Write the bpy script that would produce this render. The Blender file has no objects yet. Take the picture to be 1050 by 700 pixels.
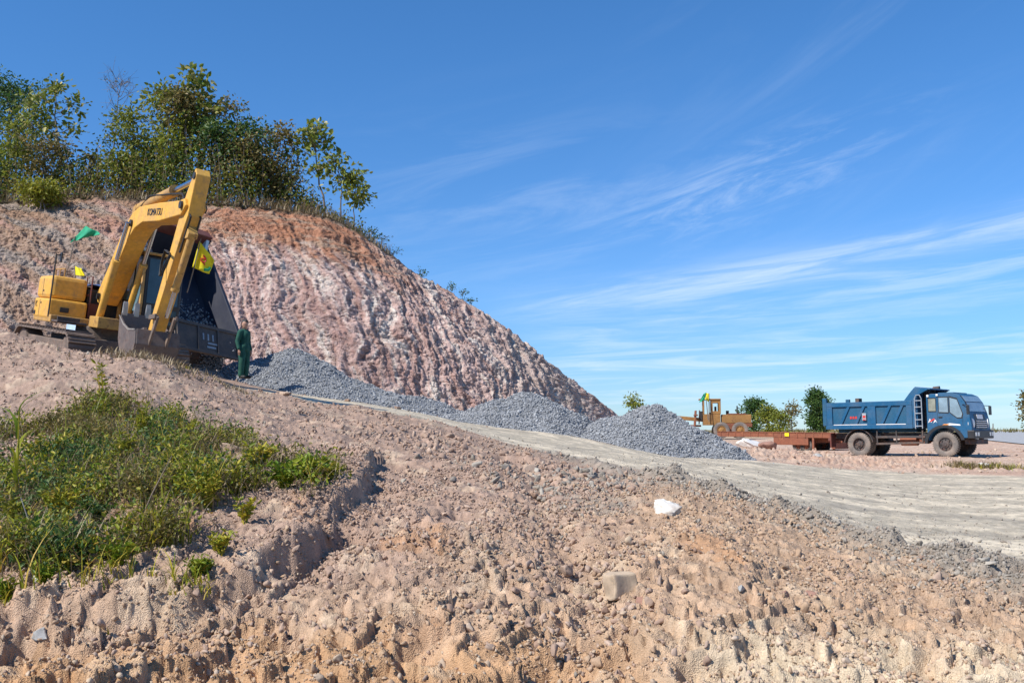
import bpy, bmesh, math, random
import numpy as np
from mathutils import Matrix, Vector, Quaternion
R = math.radians
C = bpy.context.scene.collection
scene = bpy.context.scene

# ------------------------------------------------------------------ camera maths
FPX = 1000.0
AL = math.atan(90 / FPX)
def P(px, py, Y):
    """point at depth Y (world y) seen at the given place of the 1050x700 frame; eye at the origin"""
    a, b = (px - 525) / FPX, (350 - py) / FPX
    dy = math.cos(AL) - b * math.sin(AL); dz = math.sin(AL) + b * math.cos(AL)
    s = Y / dy
    return np.array([a * s, Y, dz * s])
def proj(p):
    p = np.asarray(p, float)
    fw = p[..., 1] * math.cos(AL) + p[..., 2] * math.sin(AL)
    up = -p[..., 1] * math.sin(AL) + p[..., 2] * math.cos(AL)
    return 525 + FPX * p[..., 0] / fw, 350 - FPX * up / fw

cam = bpy.data.cameras.new('camera')
cam.sensor_width = 36; cam.lens = 36 * FPX / 1050
cam.clip_start = 0.1; cam.clip_end = 5000
co = bpy.data.objects.new('camera', cam); C.objects.link(co)
co.location = (0, 0, 0); co.rotation_euler = (math.pi / 2 + AL, 0, 0)
scene.camera = co

# ------------------------------------------------------------------ noise
def _h(ix, iy, seed):
    n = (ix.astype(np.int64) * 374761393 + iy.astype(np.int64) * 668265263 + seed * 974634777) & 0xffffffff
    n = ((n ^ (n >> 13)) * 1274126177) & 0xffffffff
    n = (n ^ (n >> 16)) & 0xffffffff
    n = (n * 2246822519) & 0xffffffff
    return (n ^ (n >> 15)) & 0xffffffff
def pn(x, y, seed=0):
    x = np.asarray(x, float); y = np.asarray(y, float)
    ix = np.floor(x); iy = np.floor(y); fx = x - ix; fy = y - iy
    def g(dx, dy):
        a = _h(ix + dx, iy + dy, seed) * (2 * math.pi / 4294967296.0)
        return np.cos(a) * (fx - dx) + np.sin(a) * (fy - dy)
    u = fx * fx * fx * (fx * (fx * 6 - 15) + 10); v = fy * fy * fy * (fy * (fy * 6 - 15) + 10)
    a = g(0, 0) * (1 - u) + g(1, 0) * u; b = g(0, 1) * (1 - u) + g(1, 1) * u
    return (a * (1 - v) + b * v) * 1.5
def fbm(x, y, o=4, seed=0, gain=.5):
    s = 0; a = 1; f = 1
    for i in range(o):
        s = s + a * pn(x * f, y * f, seed + i * 17); a *= gain; f *= 2.03
    return s
def cells(x, y, seed):
    """broken plates: every cell of a jittered lattice is a flat facet of its own height and tilt"""
    ix = np.floor(x); iy = np.floor(y); best = np.full(np.shape(x), 9.); h = np.zeros(np.shape(x))
    for dx in (-1, 0, 1):
        for dy in (-1, 0, 1):
            cx, cy = ix + dx, iy + dy
            r1 = _h(cx, cy, seed) / 4294967296.0; r2 = _h(cx, cy, seed + 1) / 4294967296.0
            px_, py_ = cx + r1, cy + r2; ox, oy = x - px_, y - py_; d = ox * ox + oy * oy; m = d < best
            r3 = _h(cx, cy, seed + 2) / 4294967296.0; r4 = _h(cx, cy, seed + 3) / 4294967296.0 - .5; r5 = _h(cx, cy, seed + 4) / 4294967296.0 - .5
            h = np.where(m, r3 - .5 + ox * r4 * 1.6 + oy * r5 * 1.6, h); best = np.where(m, d, best)
    return h
def ss(a, b, x):
    t = np.clip((x - a) / (b - a), 0, 1); return t * t * (3 - 2 * t)

# ------------------------------------------------------------------ materials
class NT:
    def __init__(s, name):
        s.m = bpy.data.materials.new(name); s.m.use_nodes = True
        s.t = s.m.node_tree; s.t.nodes.clear()
        s.out = s.n('ShaderNodeOutputMaterial')
    def n(s, typ, **kw):
        nd = s.t.nodes.new(typ)
        for k, v in kw.items():
            if k.startswith('i_'):
                key = k[2:].replace('_', ' '); nd.inputs[key].default_value = v
            else: setattr(nd, k, v)
        return nd
    def l(s, a, b): s.t.links.new(a, b)
    def noise(s, scale, detail=4, rough=.55, coord='Object', vec=None):
        nd = s.n('ShaderNodeTexNoise'); nd.inputs['Scale'].default_value = scale
        nd.inputs['Detail'].default_value = detail; nd.inputs['Roughness'].default_value = rough
        if vec is None:
            tc = s.n('ShaderNodeTexCoord'); s.l(tc.outputs[coord], nd.inputs['Vector'])
        else: s.l(vec, nd.inputs['Vector'])
        return nd.outputs['Fac']
    def ramp(s, fac, stops):
        r = s.n('ShaderNodeValToRGB'); e = r.color_ramp.elements
        while len(e) < len(stops): e.new(.5)
        for el, (p, c) in zip(e, stops):
            el.position = p; el.color = (*c, 1) if len(c) == 3 else c
        s.l(fac, r.inputs['Fac']); return r.outputs['Color']
    def mix(s, fac, a, b, mode='MIX'):
        m = s.n('ShaderNodeMix', data_type='RGBA', blend_type=mode)
        for v, sock in ((fac, m.inputs[0]), (a, m.inputs[6]), (b, m.inputs[7])):
            if hasattr(v, 'is_linked') or isinstance(v, bpy.types.NodeSocket): s.l(v, sock)
            elif isinstance(v, (int, float)): sock.default_value = v
            else: sock.default_value = (*v, 1)
        return m.outputs[2]
    def bump(s, h, strength=.4, dist=.02):
        b = s.n('ShaderNodeBump'); b.inputs['Strength'].default_value = strength; b.inputs['Distance'].default_value = dist
        s.l(h, b.inputs['Height']); return b.outputs['Normal']
    def bsdf(s, col, rough=.6, metal=0, normal=None, spec=.5):
        b = s.n('ShaderNodeBsdfPrincipled')
        if isinstance(col, bpy.types.NodeSocket): s.l(col, b.inputs['Base Color'])
        else: b.inputs['Base Color'].default_value = (*col, 1)
        if isinstance(rough, bpy.types.NodeSocket): s.l(rough, b.inputs['Roughness'])
        else: b.inputs['Roughness'].default_value = rough
        b.inputs['Metallic'].default_value = metal; b.inputs['Specular IOR Level'].default_value = spec
        if normal is not None: s.l(normal, b.inputs['Normal'])
        s.l(b.outputs[0], s.out.inputs['Surface']); return b

def paint(name, col, dirt=(.30, .22, .16), amt=.5, rough=.45, rust=None, scale=2.2):
    t = NT(name)
    n1 = t.noise(scale, 6, .65); n2 = t.noise(scale * 7, 4, .6)
    base = t.ramp(n2, [(.3, tuple(c * .82 for c in col)), (.7, tuple(min(1, c * 1.1) for c in col))])
    f = t.ramp(n1, [(.45, (0, 0, 0)), (.75, (amt, amt, amt))])
    c = t.mix(f, base, dirt)
    if rust:
        f2 = t.ramp(t.noise(scale * 3.1, 6, .7), [(.55, (0, 0, 0)), (.68, (.9, .9, .9))])
        c = t.mix(f2, c, rust)
    r = t.ramp(n1, [(.35, (rough,) * 3), (.7, (.85,) * 3)])
    t.bsdf(c, r, 0, t.bump(n2, .12, .01))
    return t.m
def plain(name, col, rough=.7, metal=0, var=.25, scale=6, bump=.15):
    t = NT(name); n = t.noise(scale, 5, .6)
    c = t.ramp(n, [(.3, tuple(x * (1 - var) for x in col)), (.7, tuple(min(1, x * (1 + var)) for x in col))])
    t.bsdf(c, rough, metal, t.bump(n, bump, .01)); return t.m
def leafmat(name, cols, trans=.35, rough=.5):
    t = NT(name)
    g = t.n('ShaderNodeNewGeometry')
    c = t.ramp(g.outputs['Random Per Island'], [(i / (len(cols) - 1), c) for i, c in enumerate(cols)])
    b = t.n('ShaderNodeBsdfPrincipled'); b.inputs['Roughness'].default_value = rough; b.inputs['Specular IOR Level'].default_value = .35
    tr = t.n('ShaderNodeBsdfTranslucent'); mx = t.n('ShaderNodeMixShader'); mx.inputs[0].default_value = trans
    t.l(c, b.inputs['Base Color']); t.l(c, tr.inputs['Color'])
    t.l(b.outputs[0], mx.inputs[1]); t.l(tr.outputs[0], mx.inputs[2]); t.l(mx.outputs[0], t.out.inputs['Surface'])
    return t.m
def stonemat(name, cols, rough=.85, bump=.5, scale=40):
    t = NT(name); g = t.n('ShaderNodeNewGeometry')
    c = t.ramp(g.outputs['Random Per Island'], [(i / (len(cols) - 1), c) for i, c in enumerate(cols)])
    n = t.noise(scale, 4, .6)
    c = t.mix(1.0, c, t.ramp(n, [(.25, (.75, .75, .75)), (.75, (1.15, 1.12, 1.08))]), 'MULTIPLY')
    t.bsdf(c, rough, 0, t.bump(n, bump, .01), .25); return t.m
def vcolmat(name, scales=(9, 55), rough=.95, bump=.6, dist=.03, speck=.25):
    t = NT(name)
    a = t.n('ShaderNodeAttribute', attribute_name='Col')
    n1 = t.noise(scales[0], 6, .65); n2 = t.noise(scales[1], 4, .65)
    v = t.n('ShaderNodeTexVoronoi'); v.inputs['Scale'].default_value = scales[1] * 1.7; v.inputs['Randomness'].default_value = 1
    tc = t.n('ShaderNodeTexCoord'); t.l(tc.outputs['Object'], v.inputs['Vector'])
    c = t.mix(1.0, a.outputs['Color'], t.ramp(n1, [(.25, (1 - speck,) * 3), (.75, (1 + speck, 1 + speck * .95, 1 + speck * .85))]), 'MULTIPLY')
    c = t.mix(1.0, c, t.ramp(n2, [(.25, (1 - speck * .8,) * 3), (.75, (1 + speck * .8,) * 3)]), 'MULTIPLY')
    ad = t.n('ShaderNodeMath', operation='ADD'); t.l(n2, ad.inputs[0]); t.l(v.outputs['Distance'], ad.inputs[1])
    t.bsdf(c, rough, 0, t.bump(ad.outputs[0], bump, dist), .15); return t.m

M = {}
M['yellow'] = paint('yellow_paint', (.72, .38, .055), (.38, .25, .14), .6, .5, (.42, .25, .09), 1.6)
M['yellow_dirty'] = paint('worn_yellow_paint', (.50, .28, .07), (.26, .17, .11), .8, .6, (.14, .065, .035))
M['dark_steel'] = plain('dark_steel', (.045, .043, .042), .55, .3, .4)
M['track'] = paint('muddy_track_steel', (.14, .105, .085), (.30, .21, .16), .8, .75, (.14, .07, .04), 4)
M['bucket'] = paint('worn_bucket_steel', (.12, .095, .085), (.26, .17, .13), .6, .5, (.10, .05, .035), 3)
M['tooth'] = plain('polished_tooth_steel', (.42, .38, .33), .4, .5, .3)
M['chrome'] = plain('cylinder_rod', (.55, .55, .55), .2, 1, .1)
M['rubber'] = plain('hose_rubber', (.02, .02, .02), .6, 0, .3)
M['tyre'] = paint('dusty_tyre_rubber', (.045, .042, .04), (.30, .24, .20), .75, .8, None, 3)
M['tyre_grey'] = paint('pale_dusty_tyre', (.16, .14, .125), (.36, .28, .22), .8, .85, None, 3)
M['glass'] = plain('dark_cab_glass', (.05, .09, .11), .08, 0, .2, 3, 0)
M['glass_blue'] = plain('bluish_cab_glass', (.10, .20, .25), .1, 0, .4, 1.5, 0)
M['blue'] = paint('blue_truck_paint', (.005, .09, .20), (.16, .16, .15), .3, .38, None, 1.3)
M['blue_dark'] = paint('dull_blue_truck_paint', (.006, .085, .17), (.12, .12, .12), .3, .5, None, 1.8)
M['black'] = plain('black_plastic', (.022, .023, .025), .5)
M['chassis'] = paint('chassis_rust_paint', (.055, .05, .05), (.22, .14, .10), .7, .7, (.20, .08, .05), 3)
M['maroon'] = paint('maroon_paint', (.14, .035, .025), (.2, .12, .09), .5, .6)
M['navy'] = paint('dark_navy_bed_paint', (.022, .026, .045), (.09, .085, .085), .35, .55, None, 1.2)
M['tailgate'] = paint('dark_brown_tailgate', (.085, .068, .06), (.20, .15, .12), .6, .6, None, 3)
M['rust'] = paint('rust_orange_paint', (.34, .175, .05), (.20, .10, .045), .85, .7, (.17, .065, .03), 1.5)
M['rust_dark'] = paint('rusty_beam_steel', (.25, .085, .045), (.12, .055, .035), .7, .8, (.34, .13, .06), 1.2)
M['white'] = plain('white_paint', (.75, .74, .72), .5, 0, .1)
M['pale_blue'] = plain('pale_blue_paint', (.42, .55, .66), .5, 0, .15)
M['red'] = plain('red_paint', (.55, .04, .03), .5, 0, .15)
M['orange'] = plain('orange_decal', (.8, .30, .05), .5, 0, .15)
M['flag_green'] = plain('green_flag_cloth', (.012, .30, .15), .8, 0, .25, 8)
M['flag_yellow'] = plain('yellow_flag_cloth', (.80, .70, .015), .8, 0, .15, 8)
M['ladder'] = paint('worn_pale_blue_ladder', (.34, .38, .42), (.12, .15, .18), .8, .6, None, 5)
M['tarp'] = plain('blue_tarpaulin', (.09, .15, .34), .5, 0, .35, 5, .4)
M['pole'] = plain('bare_pole', (.18, .15, .12), .7)
M['lamp'] = plain('lamp_lens', (.75, .76, .74), .15, 0, .1, 20)
M['skin'] = plain('skin', (.46, .25, .17), .6, 0, .1)
M['hair'] = plain('dark_hair', (.02, .015, .013), .6)
M['overalls'] = plain('dark_green_cloth', (.010, .075, .052), .85, 0, .35, 9)
M['boot'] = plain('black_boots', (.02, .02, .02), .6)
M['bark'] = plain('grey_brown_bark', (.17, .135, .11), .9, 0, .4, 9, .5)
M['bark_pale'] = plain('pale_bark', (.34, .31, .27), .9, 0, .35, 9, .5)
M['leaf_broad'] = leafmat('broad_leaves', [(0.087, 0.142, 0.020), (0.172, 0.219, 0.028), (0.266, 0.259, 0.045), (0.155, 0.219, 0.036), (0.600, 0.514, 0.201)])
M['leaf_mid'] = leafmat('mid_green_leaves', [(0.108, 0.146, 0.019), (0.215, 0.245, 0.031), (0.306, 0.294, 0.039), (0.151, 0.207, 0.027)])
M['leaf_dark'] = leafmat('dark_leaves', [(0.036, 0.086, 0.021), (0.068, 0.139, 0.030), (0.124, 0.177, 0.037)])
M['leaf_brown'] = leafmat('brownish_leaves', [(0.126, 0.116, 0.032), (0.211, 0.166, 0.049), (0.296, 0.214, 0.079), (0.094, 0.116, 0.026)])
M['leaf_yellow'] = leafmat('yellow_green_leaves', [(0.175, 0.193, 0.019), (0.270, 0.282, 0.025), (0.348, 0.297, 0.037)])
M['weed'] = leafmat('weed_leaves', [(0.159, 0.204, 0.014), (0.280, 0.300, 0.023), (0.458, 0.384, 0.031), (0.211, 0.240, 0.020), (0.597, 0.384, 0.071)], .3)
M['weed_fresh'] = leafmat('fresh_weed_leaves', [(0.098, 0.179, 0.012), (0.185, 0.254, 0.017), (0.298, 0.307, 0.025)], .3)
M['straw'] = leafmat('dry_straw', [(0.200, 0.150, 0.088), (0.312, 0.237, 0.138), (0.400, 0.312, 0.188)], .2)
M['twig'] = plain('dry_twig', (.22, .17, .13), .9)
M['gravel'] = stonemat('crushed_grey_stone', [(.17, .178, .192), (.27, .283, .305), (.34, .355, .375), (.23, .242, .258), (.46, .475, .495)])
M['gravel_fines'] = plain('gravel_fines', (.20, .207, .218), .95, 0, .4, 22, .8)
M['clod'] = stonemat('pink_soil_clods', [(.30, .202, .15), (.36, .25, .19), (.41, .288, .22), (.33, .228, .172), (.48, .355, .275), (.37, .275, .215), (.39, .27, .20)])
M['clod_tan'] = stonemat('tan_soil_clods', [(.35, .232, .15), (.42, .288, .19), (.48, .34, .23), (.39, .265, .175), (.55, .43, .31), (.42, .325, .24), (.45, .312, .205)])
M['clod_grey'] = stonemat('grey_rubble', [(.23, .20, .165), (.30, .265, .22), (.36, .32, .27), (.26, .225, .19), (.43, .39, .33)])
M['clod_cream'] = stonemat('cream_rubble', [(.42, .30, .22), (.50, .38, .29), (.56, .45, .35), (.38, .26, .19)])
M['white_rock'] = plain('white_rock', (.72, .69, .64), .9, 0, .12, 7, .5)
M['pale_rock'] = paint('stained_white_rock', (.66, .63, .57), (.50, .34, .22), .6, .9, None, 5)
M['grey_rock'] = plain('grey_rock', (.33, .32, .30), .9, 0, .3, 14, .6)
M['block'] = plain('tan_cut_stone', (.45, .34, .235), .9, 0, .22, 12, .6)
M['red_rock'] = plain('reddish_rock', (.33, .18, .13), .9, 0, .3, 14, .6)
M['ground'] = vcolmat('loose_soil_ground', (9, 75), .95, .6, .016, .28)
M['hill'] = vcolmat('cut_rock_face', (2.2, 14), .95, .8, .05, .14)
M['asphalt'] = plain('dusty_asphalt', (.34, .34, .335), .9, 0, .18, 3, .3)

# ------------------------------------------------------------------ object helpers
def mesh_np(name, V, F, mat, parent=None, smooth=False, col=None):
    """V (n,3) float, F (m,3|4) int or a list of such arrays"""
    V = np.ascontiguousarray(V, dtype=np.float32)
    Fs = F if isinstance(F, list) else [F]
    me = bpy.data.meshes.new(name)
    nl = sum(f.size for f in Fs); npol = sum(len(f) for f in Fs)
    me.vertices.add(len(V)); me.vertices.foreach_set('co', V.ravel())
    me.loops.add(nl); me.polygons.add(npol)
    me.loops.foreach_set('vertex_index', np.concatenate([f.ravel() for f in Fs]).astype(np.int32))
    tot = np.concatenate([np.full(len(f), f.shape[1], np.int32) for f in Fs])
    st = np.zeros(npol, np.int32); st[1:] = np.cumsum(tot)[:-1]
    me.polygons.foreach_set('loop_start', st); me.polygons.foreach_set('loop_total', tot)
    if smooth: me.polygons.foreach_set('use_smooth', np.ones(npol, bool))
    if col is not None:
        a = me.color_attributes.new('Col', 'FLOAT_COLOR', 'POINT')
        cc = np.ones((len(V), 4), np.float32); cc[:, :3] = col
        a.data.foreach_set('color', cc.ravel())
    me.update(calc_edges=True); me.validate()
    if mat: me.materials.append(mat)
    o = bpy.data.objects.new(name, me); C.objects.link(o)
    if parent is not None: o.parent = parent
    return o
def tag(o, label=None, cat=None, group=None, kind=None):
    if label: o['label'] = label
    if cat: o['category'] = cat
    if group: o['group'] = group
    if kind: o['kind'] = kind
    return o
def empty(name, mat4, label=None, cat=None, group=None):
    o = bpy.data.objects.new(name, None); C.objects.link(o)
    o.empty_display_size = .2
    o.matrix_world = mat4 if isinstance(mat4, Matrix) else Matrix.Translation(Vector(mat4))
    tag(o, label, cat, group); return o
def frame(loc, th, pitch=0, roll=0):
    h = Vector((math.cos(th) * math.cos(pitch), math.sin(th) * math.cos(pitch), math.sin(pitch)))
    l0 = Vector((-math.sin(th), math.cos(th), 0)); u0 = h.cross(l0)
    l = l0 * math.cos(roll) + u0 * math.sin(roll); u = h.cross(l)
    m = Matrix((h, l, u)).transposed().to_4x4(); m.translation = Vector(loc); return m
def copy_tree(o, parent=None):
    c = o.copy(); C.objects.link(c)
    if parent is not None: c.parent = parent
    for ch in o.children: copy_tree(ch, c)
    return c

class MB:
    """collects simple shapes into one mesh"""
    def __init__(s): s.v = []; s.f = []
    def add(s, vs, fs, m=None):
        o = len(s.v)
        for p in vs:
            p = Vector(p)
            s.v.append(tuple(m @ p) if m is not None else tuple(p))
        s.f += [tuple(i + o for i in f) for f in fs]; return s
    def box(s, x0, x1, y0, y1, z0, z1, m=None):
        return s.add([(x0, y0, z0), (x1, y0, z0), (x1, y1, z0), (x0, y1, z0), (x0, y0, z1), (x1, y0, z1), (x1, y1, z1), (x0, y1, z1)],
                     [(0, 3, 2, 1), (4, 5, 6, 7), (0, 1, 5, 4), (1, 2, 6, 5), (2, 3, 7, 6), (3, 0, 4, 7)], m)
    def prism(s, prof, y0, y1, m=None, taper=None):
        """profile of (x,z) pairs extruded along y"""
        n = len(prof)
        area = sum(prof[i][0] * prof[(i + 1) % n][1] - prof[(i + 1) % n][0] * prof[i][1] for i in range(n))
        if area < 0: prof = prof[::-1]
        v = [(x, y0, z) for x, z in prof] + [(x, y1, z) for x, z in prof]
        f = [tuple(range(n)), tuple(range(2 * n - 1, n - 1, -1))]
        f += [(i, n + i, n + (i + 1) % n, (i + 1) % n) for i in range(n)]
        return s.add(v, f, m)
    def bar(s, a, b, w, h=None, up=(0, 0, 1)):
        a = Vector(a); b = Vector(b); h = h or w
        d = (b - a); L = d.length; d.normalize(); up = Vector(up)
        if abs(d.dot(up)) > .98: up = Vector((1, 0, 0))
        y = up.cross(d).normalized(); z = d.cross(y)
        m = Matrix((d, y, z)).transposed().to_4x4(); m.translation = a
        return s.box(0, L, -w / 2, w / 2, -h / 2, h / 2, m)
    def tube(s, pts, rad, n=10, cap=True):
        pts = [Vector(p) for p in pts]
        rads = rad if isinstance(rad, (list, tuple)) else [rad] * len(pts)
        o = len(s.v); prev = None
        for i, p in enumerate(pts):
            d = (pts[min(i + 1, len(pts) - 1)] - pts[max(i - 1, 0)]).normalized()
            if prev is None:
                x = d.orthogonal().normalized()
            else:
                x = (prev - d * prev.dot(d)).normalized()
            prev = x; y = d.cross(x)
            for k in range(n):
                a = 2 * math.pi * k / n
                s.v.append(tuple(p + (x * math.cos(a) + y * math.sin(a)) * rads[i]))
        for i in range(len(pts) - 1):
            for k in range(n):
                k2 = (k + 1) % n
                s.f.append((o + i * n + k, o + i * n + k2, o + (i + 1) * n + k2, o + (i + 1) * n + k))
        if cap:
            s.f.append(tuple(o + k for k in range(n))[::-1]); e = o + (len(pts) - 1) * n
            s.f.append(tuple(e + k for k in range(n)))
        return s
    def cyl(s, a, b, r, n=14): return s.tube([a, b], r, n)
    def lathe(s, prof, n=28, m=None, close=False):
        """profile of (r, y): revolved about the local y axis"""
        v = []; k = len(prof)
        for i in range(n):
            a = 2 * math.pi * i / n
            v += [(r * math.cos(a), y, r * math.sin(a)) for r, y in prof]
        f = []
        for i in range(n):
            j = (i + 1) % n
            for q in range(k if close else k - 1):
                q2 = (q + 1) % k
                f.append((i * k + q, i * k + q2, j * k + q2, j * k + q))
        return s.add(v, f, m)
    def build(s, name, mat, parent=None, bevel=0, smooth=None):
        me = bpy.data.meshes.new(name); me.from_pydata(s.v, [], s.f); me.update()
        bm = bmesh.new(); bm.from_mesh(me); bmesh.ops.recalc_face_normals(bm, faces=bm.faces); bm.to_mesh(me); bm.free()
        me.materials.append(mat)
        if smooth:
            me.polygons.foreach_set('use_smooth', np.ones(len(me.polygons), bool)); me.set_sharp_from_angle(angle=R(smooth))
        o = bpy.data.objects.new(name, me); C.objects.link(o)
        if bevel:
            b = o.modifiers.new('bevel', 'BEVEL'); b.width = bevel; b.segments = 2; b.limit_method = 'ANGLE'; b.angle_limit = R(40)
        if parent is not None: o.parent = parent
        return o
def each(name, mbs, mat, parent, bevel=0, smooth=None):
    return [m.build(name, mat, parent, bevel, smooth) for m in mbs]
def text(name, body, size, mat, parent, m4, extrude=.002):
    cu = bpy.data.curves.new(name, 'FONT'); cu.body = body; cu.size = size; cu.extrude = extrude
    cu.align_x = 'CENTER'; cu.align_y = 'CENTER'; cu.materials.append(mat)
    o = bpy.data.objects.new(name, cu); C.objects.link(o); o.parent = parent
    o.matrix_local = m4
    dg = bpy.context.evaluated_depsgraph_get(); me = bpy.data.meshes.new_from_object(o.evaluated_get(dg)); q = bpy.data.objects.new(name, me); C.objects.link(q)
    q.parent = parent; q.matrix_local = m4; bpy.data.objects.remove(o); return q

# ------------------------------------------------------------------ terrain
cols = {
 -300: [(700, 5.4), (600, 6.6), (500, 9), (420, 12.5), (332, 19)],
 0: [(700, 5.3), (640, 6.0), (580, 6.9), (520, 8.2), (460, 10.3), (400, 13.8), (365, 16.6), (339, 19)],
 150: [(700, 5.3), (640, 5.9), (600, 6.4), (560, 7.2), (500, 8.8), (440, 11.5), (400, 14.5), (370, 18.3)],
 300: [(700, 5.3), (640, 5.9), (590, 6.6), (545, 7.4), (520, 8.0), (490, 9.4), (450, 12.5), (425, 16.5), (409, 20.5)],
 420: [(700, 5.3), (640, 5.9), (590, 6.6), (540, 7.6), (500, 9.5), (470, 12), (450, 14.8), (433, 18.3), (424, 22.5)],
 525: [(700, 5.3), (640, 5.9), (590, 6.6), (550, 7.5), (515, 9.2), (490, 11.5), (470, 14.5), (455, 19), (444, 24)],
 640: [(700, 5.3), (640, 5.9), (590, 6.7), (550, 7.7), (520, 9.2), (500, 11), (485, 13.5), (472, 17), (460, 24)],
 760: [(700, 5.3), (640, 5.95), (590, 6.8), (550, 8), (525, 9.5), (508, 11.5), (490, 16), (479, 21), (471, 26)],
 900: [(700, 5.3), (650, 5.95), (610, 6.7), (575, 7.8), (555, 9), (530, 12), (505, 17.5), (490, 24), (483, 28), (475, 33)],
 1050: [(700, 5.3), (650, 6), (615, 6.8), (588, 8), (560, 10), (530, 13.3), (505, 19), (490, 25), (478, 32), (468, 38), (458, 50), (450, 70)],
 1350: [(700, 5.3), (600, 8), (530, 13.5), (478, 32), (458, 50)],
}
cp = [P(px, py, D) for px, L in cols.items() for py, D in L]
cp += [np.array(p, float) for p in [
 (-9.87, 23.4, 1.42), (-8.6, 21.7, 1.12), (-11.5, 25, 1.85), (-13, 23, 2.1), (-20, 24, 3.0), (-8.5, 28.5, 1.5), (-8.2, 25, 1.25), (-12, 32, 2.2),
 (-6, 27, .95), (-1.3, 28, .2), (2, 28, -.15), (4.5, 28, -.72), (-3, 32, .7), (3, 34, 0), (8, 34, -.85), (12, 45, -.95), (6, 45, -.4), (0, 45, .5),
 (-15, 45, 2), (-30, 40, 4), (-30, 20, 3.6), (-16, 19, 2.4), (16.5, 37.2, -1.02), (14, 39.6, -1.06), (18, 40, -1.02), (12.7, 50, -1.12), (19, 85, -.85), (30, 85, -.6), (50, 100, -.45),
 (-150, 150, -.2), (-50, 150, -.2), (50, 150, -.25), (150, 150, -.2), (-200, 400, -.6), (0, 400, -.6), (200, 400, -.6), (-400, 900, -.8), (400, 900, -.8),
 (0, 2, -1.65), (-8, 2, -1.6), (8, 2, -1.6), (0, 0, -1.65), (0, -30, -1.7), (-30, -20, -1.6), (30, -20, -1.6), (-30, 4, -1.2), (30, 5, -1.5), (60, 30, -1.2)]]
cp = np.array(cp)
def tmap(x, y):      # compress distances so that far and near control points weigh alike
    r = np.sqrt(x * x + y * y) + 4
    k = np.log(r) / r
    return np.stack([x * k * 3, y * k * 3], -1)
def _tps(d2): return np.where(d2 > 1e-12, .5 * d2 * np.log(d2 + 1e-12), 0)
_c = tmap(cp[:, 0], cp[:, 1]); _n = len(_c)
_K = _tps(((_c[:, None] - _c[None]) ** 2).sum(-1)) + np.eye(_n) * .004
_Pm = np.hstack([np.ones((_n, 1)), _c])
_A = np.zeros((_n + 3, _n + 3)); _A[:_n, :_n] = _K; _A[:_n, _n:] = _Pm; _A[_n:, :_n] = _Pm.T
_w = np.linalg.solve(_A, np.concatenate([cp[:, 2], np.zeros(3)]))
def base_z(x, y):
    x = np.asarray(x, float); y = np.asarray(y, float); sh = x.shape
    q = tmap(x.ravel(), y.ravel()); out = np.empty(len(q))
    for i in range(0, len(q), 60000):
        b = q[i:i + 60000]
        d2 = ((b[:, None, :] - _c[None]) ** 2).sum(-1)
        out[i:i + 60000] = _tps(d2) @ _w[:_n] + _w[_n] + b @ _w[_n + 1:]
    return out.reshape(sh)

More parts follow.
